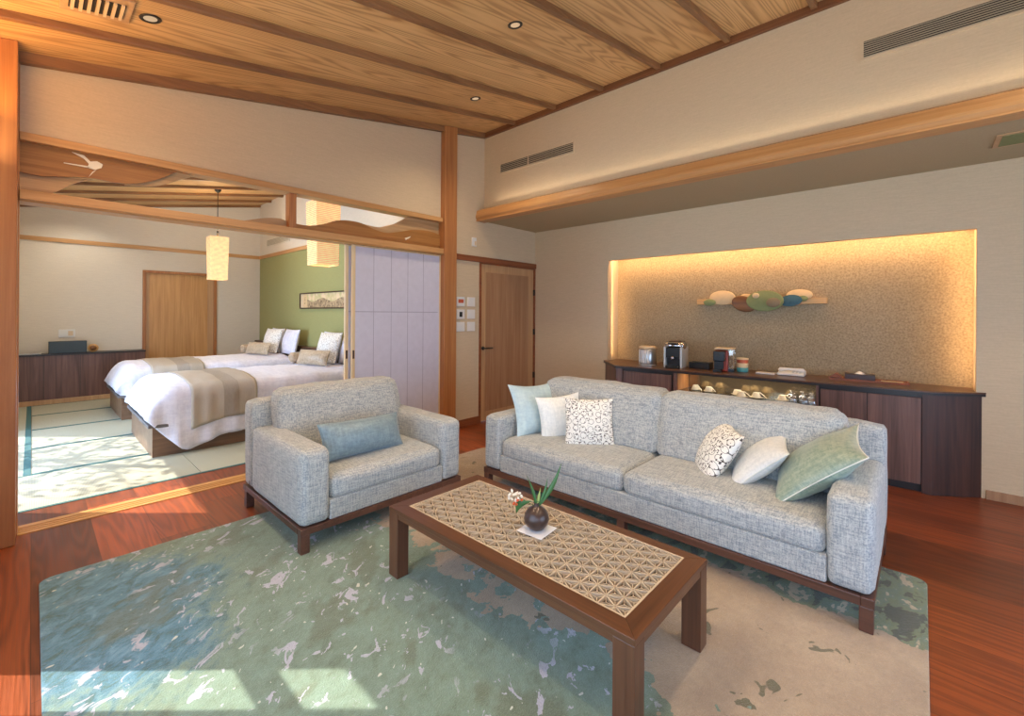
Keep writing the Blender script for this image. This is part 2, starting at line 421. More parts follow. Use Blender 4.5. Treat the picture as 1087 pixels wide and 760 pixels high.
def add_puff(bm, w, d, h, r=.05, bulge=.02, n=18, wr=.004, seed=0, ctr=(0, 0, 0), sides=.012):
    """soft rounded cushion; centre at ctr"""
    tmp = bmesh.new()
    bmesh.ops.create_cube(tmp, size=2.0)
    bmesh.ops.subdivide_edges(tmp, edges=tmp.edges[:], cuts=n, use_grid_fill=True)
    hx, hy, hz = w / 2, d / 2, h / 2
    def warp(v, half, rad):
        # concentrate grid lines near the rounded edge
        return v
    mp = {}
    for v in tmp.verts:
        c = v.co.copy()
        p = Vector((c.x * hx, c.y * hy, c.z * hz))
        rr = min(r, hx, hy, hz)
        q = Vector((max(-hx + rr, min(hx - rr, p.x)), max(-hy + rr, min(hy - rr, p.y)), max(-hz + rr, min(hz - rr, p.z))))
        dlt = p - q
        if dlt.length > 1e-9:
            m = max(abs(dlt.x), abs(dlt.y), abs(dlt.z))
            p = q + dlt.normalized() * (m if m < rr else rr)
        fx, fy, fz = 1 - c.x ** 2, 1 - c.y ** 2, 1 - c.z ** 2
        p.z += c.z * bulge * (fx * fy) ** .6 if fx * fy > 0 else 0
        p.x += c.x * sides * max(fy * fz, 0) ** .6
        p.y += c.y * sides * max(fx * fz, 0) ** .6
        nv = noise.noise_vector(p * 5 + Vector((seed * 3.1, seed, 0)))
        nw = noise.noise_vector(Vector((p.x * 16, p.y * 16, p.z * 16)) + Vector((seed, 7, 1)))
        p += nv * wr * 1.6 + nw * wr * .6
        mp[v.index] = bm.verts.new(p + Vector(ctr))
    for f in tmp.faces:
        nf = bm.faces.new([mp[v.index] for v in f.verts]); nf.smooth = True
    tmp.free()
def add_pillow(bm, w, h, th, n=22, pinch=.07, wr=.006, seed=0):
    """two-sided throw pillow in the xy plane, thickness along z"""
    def pt(s, t, side):
        x = w / 2 * s * (1 - pinch * (1 - t * t)); y = h / 2 * t * (1 - pinch * (1 - s * s))
        e = max((1 - s * s) * (1 - t * t), 0.0)
        z = side * th / 2 * e ** .56 * 1.08
        q = Vector((x, y, z))
        nn = noise.noise(Vector((x * 9 + seed, y * 9, side * 3))) * wr + noise.noise(Vector((x * 24 + seed, y * 24, side * 5))) * wr * .4
        q.z += nn * min(1, e * 5)
        return q
    g = {}
    for side in (1, -1):
        for i in range(n + 1):
            for j in range(n + 1):
                s = math.sin((i / n - .5) * PI); t = math.sin((j / n - .5) * PI)
                edge = i in (0, n) or j in (0, n)
                if side == -1 and edge: g[side, i, j] = g[1, i, j]
                else: g[side, i, j] = bm.verts.new(pt(s, t, side))
    for side in (1, -1):
        for i in range(n):
            for j in range(n):
                q = [g[side, i, j], g[side, i + 1, j], g[side, i + 1, j + 1], g[side, i, j + 1]]
                if side == -1: q.reverse()
                bm.faces.new(q).smooth = True
def pillow_edge(w, h, pinch=.07, n=14):
    pts = []
    for k in range(n): s = -1 + 2 * k / n; pts.append((w / 2 * s, -h / 2 * (1 - pinch * (1 - s * s)), 0))
    for k in range(n): s = -1 + 2 * k / n; pts.append((w / 2 * (1 - pinch * (1 - s * s)), h / 2 * s, 0))
    for k in range(n): s = 1 - 2 * k / n; pts.append((w / 2 * s, h / 2 * (1 - pinch * (1 - s * s)), 0))
    for k in range(n): s = 1 - 2 * k / n; pts.append((-w / 2 * (1 - pinch * (1 - s * s)), h / 2 * s, 0))
    return pts

def obj(name, bm, mats, parent=None, loc=None, bevel=0.0, segs=2, smooth=False, sub=0):
    bmesh.ops.recalc_face_normals(bm, faces=bm.faces[:])
    me = bpy.data.meshes.new(name); bm.to_mesh(me); bm.free()
    o = bpy.data.objects.new(name, me); COL.objects.link(o)
    for m in (mats if isinstance(mats, (list, tuple)) else [mats]):
        me.materials.append(M[m] if isinstance(m, str) else m)
    if parent is not None: o.parent = parent
    if loc is not None: o.location = loc
    if smooth:
        for p in me.polygons: p.use_smooth = True
    if bevel:
        b = o.modifiers.new('bevel', 'BEVEL'); b.width = bevel; b.segments = segs; b.limit_method = 'ANGLE'; b.angle_limit = .7
        if smooth or segs > 2:
            for p in me.polygons: p.use_smooth = True
            b.harden_normals = True
    if sub:
        s = o.modifiers.new('sub', 'SUBSURF'); s.levels = s.render_levels = sub
    return o
def boxobj(name, x0, x1, y0, y1, z0, z1, m, parent=None, bevel=0.0, segs=2, loc=None):
    bm = newbm(); add_box(bm, x0, x1, y0, y1, z0, z1)
    return obj(name, bm, m, parent, loc=loc, bevel=bevel, segs=segs)
def thing(name, label, cat, loc=(0, 0, 0), rotz=0.0, group=None):
    o = bpy.data.objects.new(name, None); COL.objects.link(o)
    o.location = loc; o.rotation_euler = (0, 0, rotz); o.empty_display_size = .1
    return tag(o, label, cat, group)
def tag(o, label, cat, group=None, kind=None):
    if label: o['label'] = label
    if cat: o['category'] = cat
    if group: o['group'] = group
    if kind: o['kind'] = kind
    return o
def struct(name, bm, m, parent=None, **kw):
    o = obj(name, bm, m, parent, **kw)
    if parent is None: o['kind'] = 'structure'
    return o
def copy_tree(o, parent=None):
    c = o.copy(); COL.objects.link(c); c.parent = parent
    for ch in [k for k in COL.objects if k.parent == o]:
        copy_tree(ch, c)
    return c
def shear(bm, s=.1767):
    for v in bm.verts: v.co.z += s * v.co.x

# ------------------------------------------------------------------ room constants
YD = 4.45; XW = 5.34; XU = 4.238; XL = -.30; YB = -3.0; YF = 10.65; XG = 3.38
CZ0 = 3.235
def cz(x): return CZ0 + .1767 * x

# floors
bm = newbm(); add_box(bm, XL - .1, XW + .4, YB - .1, 4.915, -.1, 0); struct('floor', bm, 'floor')
bm = newbm(); add_box(bm, XL - .1, XG + .1, 4.915, YF + .1, -.1, -.03); struct('floor', bm, 'sill')
# tatami mats
def mat_piece(x0, x1, y0, y1, along, label):
    cx, cy = (x0 + x1) / 2, (y0 + y1) / 2
    t = thing('tatami_mat', label, 'tatami mat', (cx, cy, -.03), group='tatami mats of the bedroom floor')
    g = .002; hx, hy = (x1 - x0) / 2 - g, (y1 - y0) / 2 - g
    boxobj('mat_surface', -hx, hx, -hy, hy, 0, .028, 'tatami', t)
    b = .028
    if along == 'X':
        for s in (-1, 1): boxobj('binding', -hx, hx, min(s * hy, s * (hy - b)), max(s * hy, s * (hy - b)), .0281, .0295, 'tealcloth', t)
    else:
        for s in (-1, 1): boxobj('binding', min(s * hx, s * (hx - .05)), max(s * hx, s * (hx - .05)), -hy, hy, .0281, .0295, 'tealcloth', t)
mat_piece(XL, 1.08, 4.92, 5.98, 'X', 'sunlit tatami mat by the sill at the left opening side')
mat_piece(1.08, XG, 4.92, 5.98, 'X', 'shaded tatami mat along the sill beside the near bed')
mat_piece(.0, 2.0, 5.98, 7.09, 'X', 'tatami mat at the foot of the near bed')
mat_piece(2.0, XG, 5.98, 7.09, 'X', 'tatami mat underneath the head of the near bed')
mat_piece(.0, 2.0, 7.09, 8.2, 'X', 'tatami mat in the gap between the two beds')
mat_piece(2.0, XG, 7.09, 8.2, 'X', 'tatami mat by the headboard between the beds')
mat_piece(.0, 2.0, 8.2, 9.31, 'X', 'tatami mat at the foot of the far bed')
mat_piece(2.0, XG, 8.2, 9.31, 'X', 'tatami mat underneath the head of the far bed')
mat_piece(.0, 2.0, 9.31, 10.28, 'X', 'tatami mat in front of the bedroom cabinet')
mat_piece(2.0, XG, 9.31, 10.28, 'X', 'tatami mat in the far corner under the far bed')
mat_piece(XL, .0, 5.98, 8.3, 'Y', 'narrow tatami strip with wide teal binding, nearer of the two on the left')
mat_piece(XL, .0, 8.3, 10.28, 'Y', 'narrow tatami strip with wide teal binding, reaching the far cabinet')

# ceiling
bm = newbm(); add_box(bm, XL - .1, XU + .12, YB - .1, YF + .1, CZ0, CZ0 + .08); shear(bm)
ceil = struct('ceiling', bm, 'ceil')
k = 0
for i in range(-5, 17):
    y = -.007 + .645 * i
    if y > YF or abs(y - 4.508) < .1 or y < YB: continue
    x1 = XU
    if y > YD: continue
    bm = newbm(); add_box(bm, XL, x1, y - .022, y + .022, CZ0 - .045, CZ0 + .01); shear(bm)
    obj('batten', bm, 'batten', ceil, bevel=.004)
for i in range(10):
    y = 4.83 + .645 * i
    if y > YF: continue
    bm = newbm(); add_box(bm, XL, XG, y - .022, y + .022, CZ0 - .045, CZ0 + .01); shear(bm)
    obj('batten', bm, 'batten', ceil, bevel=.004)
bm = newbm(); add_box(bm, XU - .035, XU + .01, YB, YD, cz(XU) - .07, cz(XU) + .02); struct('trim_1', bm, 'battenY')
bm = newbm(); add_box(bm, XL, XU, YD - .045, YD + .01, CZ0 - .07, CZ0 + .02); shear(bm); struct('trim_2', bm, 'batten')
# walls
bm = newbm()   # niche wall with opening
NY0, NY1, NZ0, NZ1, NX = -.335, 3.155, .855, 2.235, 5.62
add_box(bm, XW, XW + .06, YB, NY0, 0, 2.9); add_box(bm, XW, XW + .06, NY1, YD + .1, 0, 2.9)
add_box(bm, XW, XW + .06, NY0, NY1, NZ1, 2.9); add_box(bm, XW, XW + .06, NY0, NY1, 0, NZ0)
add_box(bm, XW + .06, NX + .05, NY0 - .05, NY0, 0, NZ1 + .07); add_box(bm, XW + .06, NX + .05, NY1, NY1 + .05, 0, NZ1 + .07)
add_box(bm, XW + .06, NX + .05, NY0, NY1, NZ1 + .07, NZ1 + .09)
struct('wall_right', bm, 'wall')
bm = newbm(); add_box(bm, NX, NX + .05, NY0, NY1, NZ0 - .2, NZ1 + .07); struct('wall_niche', bm, 'niche')
bm = newbm(); add_box(bm, XU, XU + .1, YB, YD, 2.78, 4.15); struct('wall_upper', bm, 'wall')
bm = newbm(); add_box(bm, XU, XW, YB, YD, 2.77, 2.80); struct('ceiling', bm, 'soffit')
bm = newbm(); add_prism(bm, [(XU + .01, 2.955), (4.10, 2.895), (4.078, 2.82), (4.078, 2.80), (4.10, 2.765), (XU + .01, 2.765)], YB, YD, 'Y')
struct('trim_3', bm, 'hinokiY')
bm = newbm(); add_box(bm, 4.085, XU, YB, YD, 2.752, 2.766); struct('trim_4', bm, 'hinokiY')
# door wall (beside and above the entrance door)
DX0, DX1, DZ = 4.185, 5.315, 2.185
bm = newbm()
add_box(bm, 3.6, DX0 - .035, YD, YD + .1, 0, 4.1); add_box(bm, DX0 - .035, XW, YD, YD + .1, DZ + .02, 4.2)
struct('wall_far', bm, 'wall')
bm = newbm(); add_box(bm, XL, 3.6, YD + .02, YD + .1, 2.69, 3.3)
for v in bm.verts:
    if v.co.z > 3: v.co.z = cz(v.co.x) + .01
struct('wall_header', bm, 'wall')
bm = newbm(); add_box(bm, 3.698, XW, YD - .03, YD, 2.20, 2.275); struct('trim_5', bm, 'redtrim', bevel=.004)
bm = newbm(); add_box(bm, 3.698, DX0 - .03, YD - .018, YD, 0, .10); struct('baseboard_far', bm, 'redtrim', bevel=.003)
bm = newbm(); add_box(bm, XW - .016, XW, YB, -.395, 0, .075); struct('baseboard_right', bm, 'doorwood', bevel=.003)
# posts
bm = newbm(); add_box(bm, 3.498, 3.700, YD - .06, YD + .13, 0, 4.0)
for v in bm.verts:
    if v.co.z > 3: v.co.z = cz(v.co.x) + .0
struct('trim_6', bm, 'hinokiZ', bevel=.006)
bm = newbm(); add_box(bm, -.24, -.068, 4.24, 4.435, 0, 3.3)
for v in bm.verts:
    if v.co.z > 3: v.co.z = cz(v.co.x)
struct('trim_7', bm, 'hinokiZ', bevel=.006)
bm = newbm(); add_box(bm, -.16, -.062, 4.435, 4.60, 0, 3.3)
for v in bm.verts:
    if v.co.z > 3: v.co.z = cz(v.co.x)
struct('trim_8', bm, 'hinokiZ', bevel=.004)
# beams of the opening
bm = newbm(); add_box(bm, -.062, 3.498, YD - .025, YD + .12, 2.645, 2.70); struct('trim_9', bm, 'hinokiX', bevel=.004)
bm = newbm(); add_box(bm, -.062, 3.498, YD - .045, YD + .12, 2.245, 2.31); struct('trim_10', bm, ['hinokiX'], bevel=.004)
bm = newbm(); add_box(bm, -.062, 3.498, YD - .03, YD + .12, 2.232, 2.245); struct('trim_11', bm, 'sill')
bm = newbm(); add_box(bm, 1.664, 1.728, YD - .01, YD + .09, 2.31, 2.645); struct('trim_12', bm, 'hinokiZ', bevel=.003)
bm = newbm(); add_box(bm, -.062, 3.498, 4.41, 4.595, 0, .006)
for yy in (4.45, 4.49, 4.53): add_box(bm, -.062, 3.498, yy, yy + .006, .006, .009)
struct('trim_13', bm, 'sill')
bm = newbm(); add_box(bm, -.3, XG + .1, 4.90, 4.918, -.03, .004); struct('trim_14', bm, 'tealcloth')
# transom boards : outlines read in the plane of the opening
def board(name, pts, y0, y1, m, label, parent=None):
    bm = newbm(); add_prism(bm, pts, y0, y1, 'Y'); o = obj(name, bm, m, parent)
    tag(o, label, 'transom board'); return o
def smooth_curve(pts, n=8):
    out = []
    P = [pts[0]] + pts + [pts[-1]]
    for i in range(1, len(P) - 2):
        for k in range(n):
            t = k / n; a, b, c, d = P[i - 1], P[i], P[i + 1], P[i + 2]
            out.append(tuple(.5 * ((2 * b[j]) + (-a[j] + c[j]) * t + (2 * a[j] - 5 * b[j] + 4 * c[j] - d[j]) * t * t + (-a[j] + 3 * b[j] - 3 * c[j] + d[j]) * t ** 3) for j in (0, 1)))
    out.append(pts[-1]); return out
w1 = smooth_curve([(-.062, 2.44), (.035, 2.434), (.135, 2.451), (.241, 2.472), (.316, 2.478), (.412, 2.474), (.513, 2.484), (.595, 2.513), (.691, 2.565), (.80, 2.645)])
b1 = board('carved_transom_board', w1 + [(-.062, 2.645)], 4.485, 4.505, 'transom', 'brown carved transom board with a white inlaid crane, hanging from the upper beam at left')
w2 = smooth_curve([(-.062, 2.45), (.14, 2.455), (.30, 2.475), (.26, 2.458), (.197, 2.419), (.14, 2.37), (.07, 2.31)])
board('carved_transom_board', [(-.062, 2.31)] + w2, 4.51, 4.525, 'transom_pale', 'pale wave-cut transom board low in the left corner of the opening')
w6 = smooth_curve([(.48, 2.47), (.60, 2.49), (.70, 2.52), (.80, 2.575), (.92, 2.645)])
board('carved_transom_board', w6 + [(.60, 2.645), (.48, 2.60)], 4.51, 4.525, 'transom_pale', 'thin pale curved board peeking from behind the crane board')
w3 = smooth_curve([(1.22, 2.312), (1.297, 2.328), (1.376, 2.353), (1.487, 2.383), (1.60, 2.396), (1.664, 2.38)])
board('carved_transom_board', w3 + [(1.664, 2.311)], 4.51, 4.525, 'transom_pale', 'thin pale wave-cut board left of the transom mullion')
w4 = smooth_curve([(1.728, 2.366), (1.868, 2.365), (2.01, 2.401), (2.139, 2.456), (2.262, 2.48), (2.42, 2.477), (2.571, 2.434), (2.724, 2.413), (2.891, 2.444), (3.106, 2.50), (3.336, 2.516), (3.498, 2.49)], 6)
b3 = board('carved_transom_board', [(1.728, 2.311)] + w4 + [(3.498, 2.311)], 4.485, 4.505, 'transom', 'brown wave-cut transom board along the lintel above the shoji')
w5 = smooth_curve([(2.3, 2.45), (2.38, 2.486), (2.50, 2.473), (2.664, 2.469), (2.809, 2.514), (2.96, 2.60), (3.03, 2.645)], 6)
board('carved_transom_board', [(2.3, 2.40), ] + w5 + [(3.498, 2.645), (3.498, 2.40)], 4.51, 4.525, 'transom_pale', 'paler brown wave-cut transom board rising behind at the right post')
# crane inlay
bm = newbm()
def bird(bm, cx, cz_, k, y0, y1):
    for pts in ([(-.085, .062), (-.03, .055), (.0, .024), (.03, .034), (.058, .020), (.052, -.004), (.02, -.024), (-.015, -.018), (-.008, .008), (-.03, .034)],
                [(.03, -.018), (-.008, -.075), (.008, -.04)], [(-.01, -.008), (-.12, -.012), (-.12, -.016), (-.005, -.018)]):
        add_prism(bm, [(cx + a * k, cz_ + b * k) for a, b in pts], y0, y1, 'Y')
bird(bm, .285, 2.568, 1.15, 4.478, 4.486)
obj('crane_inlay', bm, 'petal_w', b1)
bm = newbm(); add_prism(bm, [(2.98, 2.385), (3.02, 2.40), (3.06, 2.415), (3.045, 2.395), (3.02, 2.38), (2.99, 2.362)], 4.478, 4.486, 'Y')
obj('crane_inlay', bm, 'petal_w', b3)

# left (window) wall, back wall
def wall_holes(name, x0, x1, ya, yb, holes, m):
    bm = newbm(); ys = ya
    top = lambda v: None
    for (y0, y1, z0, z1) in sorted(holes):
        add_box(bm, x0, x1, ys, y0, 0, 3.2); add_box(bm, x0, x1, y0, y1, 0, z0) if z0 > 0 else None
        add_box(bm, x0, x1, y0, y1, z1, 3.2); ys = y1
    add_box(bm, x0, x1, ys, yb, 0, 3.2)
    struct(name, bm, m)
HEAD = 2.2
LH = [(-2.4, 2.60, .0, HEAD), (2.73, 3.12, .0, HEAD), (5.15, 8.2, .0, HEAD)]
wall_holes('wall_left', XL - .1, XL, YB, YF, LH, 'wall')
wn = 1
for (y0, y1, z0, z1) in LH:
    bm = newbm(); f = .035
    add_box(bm, XL - .08, XL - .03, y0, y1, z1 - f, z1); add_box(bm, XL - .08, XL - .03, y0, y1, 0, f)
    add_box(bm, XL - .08, XL - .03, y0, y0 + f, f, z1 - f); add_box(bm, XL - .08, XL - .03, y1 - f, y1, f, z1 - f)
    if y1 - y0 < 1: add_box(bm, XL - .08, XL - .03, y0 + f, y1 - f, 1.63, 1.76)
    else: add_box(bm, XL - .08, XL - .03, (y0 + y1) / 2 - .03, (y0 + y1) / 2 + .03, f, z1 - f)
    w = struct('window_%d' % wn, bm, 'hinokiZ'); wn += 1
    boxobj('window_pane', XL - .058, XL - .052, y0 + f, y1 - f, f, z1 - f, 'pane', w)
bm = newbm()
add_box(bm, XL, .4, YB - .1, YB, 0, 4.2); add_box(bm, 4.2, XW, YB - .1, YB, 0, 4.2)
add_box(bm, .4, 4.2, YB - .1, YB, 2.5, 4.2)
struct('wall_back', bm, 'wall')
bm = newbm()
for x in (.4, 1.64, 2.9, 4.14): add_box(bm, x, x + .06, YB - .08, YB - .03, .04, 2.46)
add_box(bm, .4, 4.2, YB - .08, YB - .03, 2.46, 2.5); add_box(bm, .4, 4.2, YB - .08, YB - .03, 0, .04)
w = struct('window_4', bm, 'hinokiZ'); boxobj('window_pane', .46, 4.14, YB - .058, YB - .052, .04, 2.46, 'pane', w)
# bedroom walls
bm = newbm(); BDX0, BDX1, BDZ = 1.44, 2.52, 2.22
add_box(bm, XL, BDX0 - .05, YF, YF + .1, 0, 4); add_box(bm, BDX1 + .05, XG + .1, YF, YF + .1, 0, 4); add_box(bm, BDX0 - .05, BDX1 + .05, YF, YF + .1, BDZ + .05, 4)
for v in bm.verts:
    if v.co.z > 3: v.co.z = cz(v.co.x) + .01
struct('wall_bedroom_far', bm, 'wall2')
ZT = 2.69
bm = newbm(); add_box(bm, XG, XG + .1, 4.55, YF, 0, ZT - .03); struct('wall_bedroom_green', bm, 'green')
bm = newbm(); add_box(bm, XG, XG + .1, 4.55, YF, ZT - .03, 3.9); struct('wall_bedroom_upper', bm, 'wall2')
bm = newbm(); add_box(bm, XL, XG, YF - .022, YF, ZT - .04, ZT + .03); struct('trim_15', bm, 'hinokiX', bevel=.003)
bm = newbm(); add_box(bm, XG - .022, XG, 4.56, YF - .022, ZT - .04, ZT + .03); struct('trim_16', bm, 'hinokiY', bevel=.003)
# doors
bm = newbm()
fz = DZ
for x in (DX0 - .035, DX1): add_box(bm, x, x + .035 if x < 5 else XW, YD - .012, YD + .09, 0, fz)
add_box(bm, DX0 - .035, XW, YD - .012, YD + .09, fz, fz + .02)
struct('trim_17', bm, 'redtrim')
bm = newbm(); add_box(bm, DX0, DX1, YD + .012, YD + .05, .01, DZ)
dr = struct('door_1', bm, 'doorframe')
bm = newbm(); add_box(bm, DX0 + .10, DX1 - .12, YD + .008, YD + .0125, .14, DZ - .11); obj('door_panel', bm, 'doorwood', dr)
bm = newbm(); add_lathe(bm, [(.0, 0), (.026, 0), (.026, .008), (.0, .008)], seg=16)
for v in bm.verts: v.co = Vector((v.co.x, -v.co.z, v.co.y))
add_tube(bm, [(0, -.006, 0), (0, -.05, 0), (.03, -.052, 0), (.14, -.05, -.004)], .010)
obj('door_handle', bm, 'darkgrey', dr, loc=(DX0 + .05, YD + .010, 1.02))
for z in (.55, 1.22, 1.83): boxobj('hinge', DX1 - .006, DX1 + .012, YD - .016, YD + .012, z - .045, z + .045, 'darkgrey', dr)
bm = newbm()
add_box(bm, BDX0 - .05, BDX0, YF - .03, YF + .08, -.03, BDZ + .05); add_box(bm, BDX1, BDX1 + .05, YF - .03, YF + .08, -.03, BDZ + .05)
add_box(bm, BDX0, BDX1, YF - .03, YF + .08, BDZ, BDZ + .05)
struct('trim_18', bm, 'hinokiZ', bevel=.003)
bm = newbm(); add_box(bm, BDX0, BDX1, YF + .02, YF + .05, -.02, BDZ); d2 = struct('door_2', bm, 'doorwood2')
bm = newbm(); add_box(bm, BDX0 + .01, BDX0 + .05, YF + .012, YF + .02, .96, 1.08); obj('door_pull', bm, 'darkgrey', d2)
bm = newbm(); add_box(bm, BDX0, BDX0 + .05, YF + .01, YF + .02, -.02, BDZ); add_box(bm, BDX1 - .1, BDX1, YF + .01, YF + .02, -.02, BDZ); obj('door_stile', bm, 'doorframe', d2)

# shoji panels
def shoji(x0, x1, y, label, cols=5):
    t = thing('shoji_panel', label, 'shoji screen', (x0, y, .008), group=None)
    w = x1 - x0; h = 2.222
    bm = newbm(); add_box(bm, 0, .036, 0, .03, 0, h); add_box(bm, w - .016, w, 0, .03, 0, h)
    add_box(bm, .036, w - .016, 0, .03, 0, .05); add_box(bm, .036, w - .016, 0, .03, h - .014, h)
    obj('frame', bm, 'cream_stile', t, bevel=.002)
    bm = newbm()
    for i in range(1, cols): add_box(bm, .036 + (w - .072) * i / cols - .006, .036 + (w - .072) * i / cols + .006, .014, .027, .06, h - .014)
    for z in (.75, 1.50): add_box(bm, .036, w - .036, .014, .027, z - .006, z + .006)
    obj('lattice', bm, 'cream_stile', t)
    bm = newbm()
    for i in range(1, cols): add_box(bm, .036 + (w - .072) * i / cols - .003, .036 + (w - .072) * i / cols + .003, .0085, .0098, .06, h - .014)
    add_box(bm, .036, w - .036, .0085, .0098, 1.50, 1.508)
    obj('paper_seams', bm, 'seam', t)  # grey strips painting the lattice's shadow as seen through the paper
    boxobj('paper', .036, w - .016, .010, .0135, .06, h - .014, 'shoji', t)
    boxobj('finger_pull', .008, .028, -.003, .001, 1.0, 1.09, 'brown_pl', t)
    return t
shoji(2.315, 3.497, 4.462, 'front shoji panel with white paper, closed against the tall post')
shoji(2.262, 3.45, 4.51, 'rear shoji panel stacked behind, only its pale left stile showing')

# switches
for i in range(3):
    for j in range(2):
        x = 3.745 + j * .22 / 1.2; z = 1.655 - i * .165
        t = thing('wall_switch', ['white intercom plate with a red display, top left of the six by the door', 'white switch plate at top right of the six by the door', 'white plate with a dark square screen, middle left by the door', 'white switch plate at middle right of the six by the door', 'plain white switch plate at bottom left of the six by the door', 'white switch plate at bottom right of the six by the door'][i * 2 + j], 'switch plate', (x + .07, YD, z), group='switch plates by the door')
        pl_ = boxobj('plate', -.068, .068, -.012, 0, -.062, .062, 'white_pl', t, bevel=.004)
        if j == 0 and i < 2: boxobj('display', -.045 + .02 * i, .045 - .02 * i, -.014, -.012, -.018 - .018 * i, .03, 'redc' if i == 0 else 'black', pl_)
        else: boxobj('rocker', -.022, .022, -.016, -.012, -.04, .04, 'white_pl', pl_, bevel=.002)
t = thing('wall_switch', 'small white thermostat plate high on the wall above the door rail', 'switch plate', (4.045, YD, 2.465))
boxobj('plate', -.04, .04, -.014, 0, -.06, .06, 'white_pl', t, bevel=.004); boxobj('sensor', .004, .03, -.018, -.014, -.045, .01, 'creamc', t)

# vents
def grille(name, label, y0, y1, z0, z1, n, div=None):
    t = thing(name, label, 'air vent', (XU, (y0 + y1) / 2, (z0 + z1) / 2))
    hy, hz = (y1 - y0) / 2, (z1 - z0) / 2; b = .018
    bm = newbm(); add_box(bm, -.012, 0, -hy - b, hy + b, hz, hz + b); add_box(bm, -.012, 0, -hy - b, hy + b, -hz - b, -hz)
    add_box(bm, -.012, 0, -hy - b, -hy, -hz, hz); add_box(bm, -.012, 0, hy, hy + b, -hz, hz)
    obj('frame', bm, 'wall', t)
    boxobj('backing', -.003, 0, -hy, hy, -hz, hz, 'ventdark', t)
    bm = newbm()
    for i in range(n):
        z = -hz + (i + .5) * 2 * hz / n
        vs = add_box(bm, -.010, -.004, -hy, hy, z - hz / n * .45, z + hz / n * .45)
        for v in vs:
            if v.co.x < -.007: v.co.z -= hz / n * .5
    obj('slats', bm, 'vent', t)
    if div is not None: boxobj('divider', -.013, -.003, div - .006, div + .006, -hz, hz, 'wall', t)
grille('wall_vent', 'short slatted air vent high on the wall near the corner', 2.965, 4.135, 3.375, 3.485, 5, .1)
grille('wall_vent', 'long slatted air vent high on the wall at the right edge', -1.6, .33, 3.435, 3.56, 8, -.0)
def onceil(x, y): return (x, y, cz(x))
def ceil_thing(name, label, cat, x, y, group=None):
    t = thing(name, label, cat, onceil(x, y), group=group)
    t.rotation_euler = (0, -math.atan(.1767), 0); return t
t = ceil_thing('ceiling_vent', 'pale square ceiling grille beside the left post', 'air vent', .245, 3.50)
bm = newbm(); add_box(bm, -.155, .155, -.14, .14, -.018, 0); obj('frame', bm, 'doorframe', t, bevel=.004)
boxobj('backing', -.12, .12, -.085, .085, -.0195, -.018, 'ventdark', t)
bm = newbm()
for i in range(7):
    x = -.105 + i * .035; add_box(bm, x - .007, x + .007, -.09, .09, -.030, -.0196)
obj('slats', bm, 'creamc', t)
DL = [(.49, 3.53, 'recessed ceiling downlight beside the square grille'), (3.21, 3.52, 'recessed ceiling downlight nearest the far corner'), (2.45, 2.25, 'recessed ceiling downlight near the top centre of the ceiling')]
DLX = [(.9, 2.25), (2.45, .7), (.9, .7), (3.2, -.9), (1.6, -.9)]
for i, (x, y, lb) in enumerate(DL + [(a, b, 'recessed ceiling downlight nearer the camera, out of view') for a, b in DLX]):
    t = ceil_thing('downlight', lb, 'downlight', x, y, 'recessed downlights in the wooden ceiling')
    bm = newbm(); add_lathe(bm, [(.030, -.002), (.040, -.004), (.052, -.007), (.056, -.004), (.056, 0)], seg=28); obj('trim_ring', bm, 'darkgrey', t)
    bm = newbm(); add_lathe(bm, [(0, -.0075), (.018, -.0075), (.036, -.003)], seg=20); obj('bulb', bm, 'bulb', t)
# soffit fittings
t = thing('soffit_grille', 'small yellow-green grille set in the soffit at the right edge', 'air vent', (4.73, -.48, 2.77))
boxobj('frame', -.16, .16, -.10, .10, -.008, 0, 'doorframe', t, bevel=.003); boxobj('mesh', -.13, .13, -.07, .07, -.011, -.008, 'artgreen', t)
t = thing('access_panel', 'square access panel in the soffit near the door', 'access panel', (4.86, 4.02, 2.77))
boxobj('frame', -.11, .11, -.13, .13, -.005, 0, 'soffit', t, bevel=.002); boxobj('cover', -.09, .09, -.11, .11, -.007, -.005, 'soffit', t)
# bedroom vent
t = thing('wall_vent', 'small slatted vent above the green wall in the bedroom', 'air vent', (XG, 9.6, 2.955))
boxobj('frame', -.012, 0, -.62, .62, -.07, .07, 'wall2', t); bm = newbm()
for i in range(5): add_box(bm, -.018, -.012, -.58, .58, -.055 + i * .024, -.055 + i * .024 + .014)
obj('slats', bm, 'vent', t)

# ------------------------------------------------------------------ rug
bm = newbm()
RX0, RX1, RY0, RY1, rr = .03, 3.43, -.03, 3.575, .06
pts = []
for cx, cy, a0 in ((RX1 - rr, RY1 - rr, 0), (RX0 + rr, RY1 - rr, 90), (RX0 + rr, RY0 + rr, 180), (RX1 - rr, RY0 + rr, 270)):
    for k in range(7):
        a = math.radians(a0 + 15 * k); pts.append((cx + rr * math.cos(a), cy + rr * math.sin(a)))
add_prism(bm, pts, .001, .014)
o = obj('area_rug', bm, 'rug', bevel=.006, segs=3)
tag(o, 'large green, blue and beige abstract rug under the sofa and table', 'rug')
ZR = .014

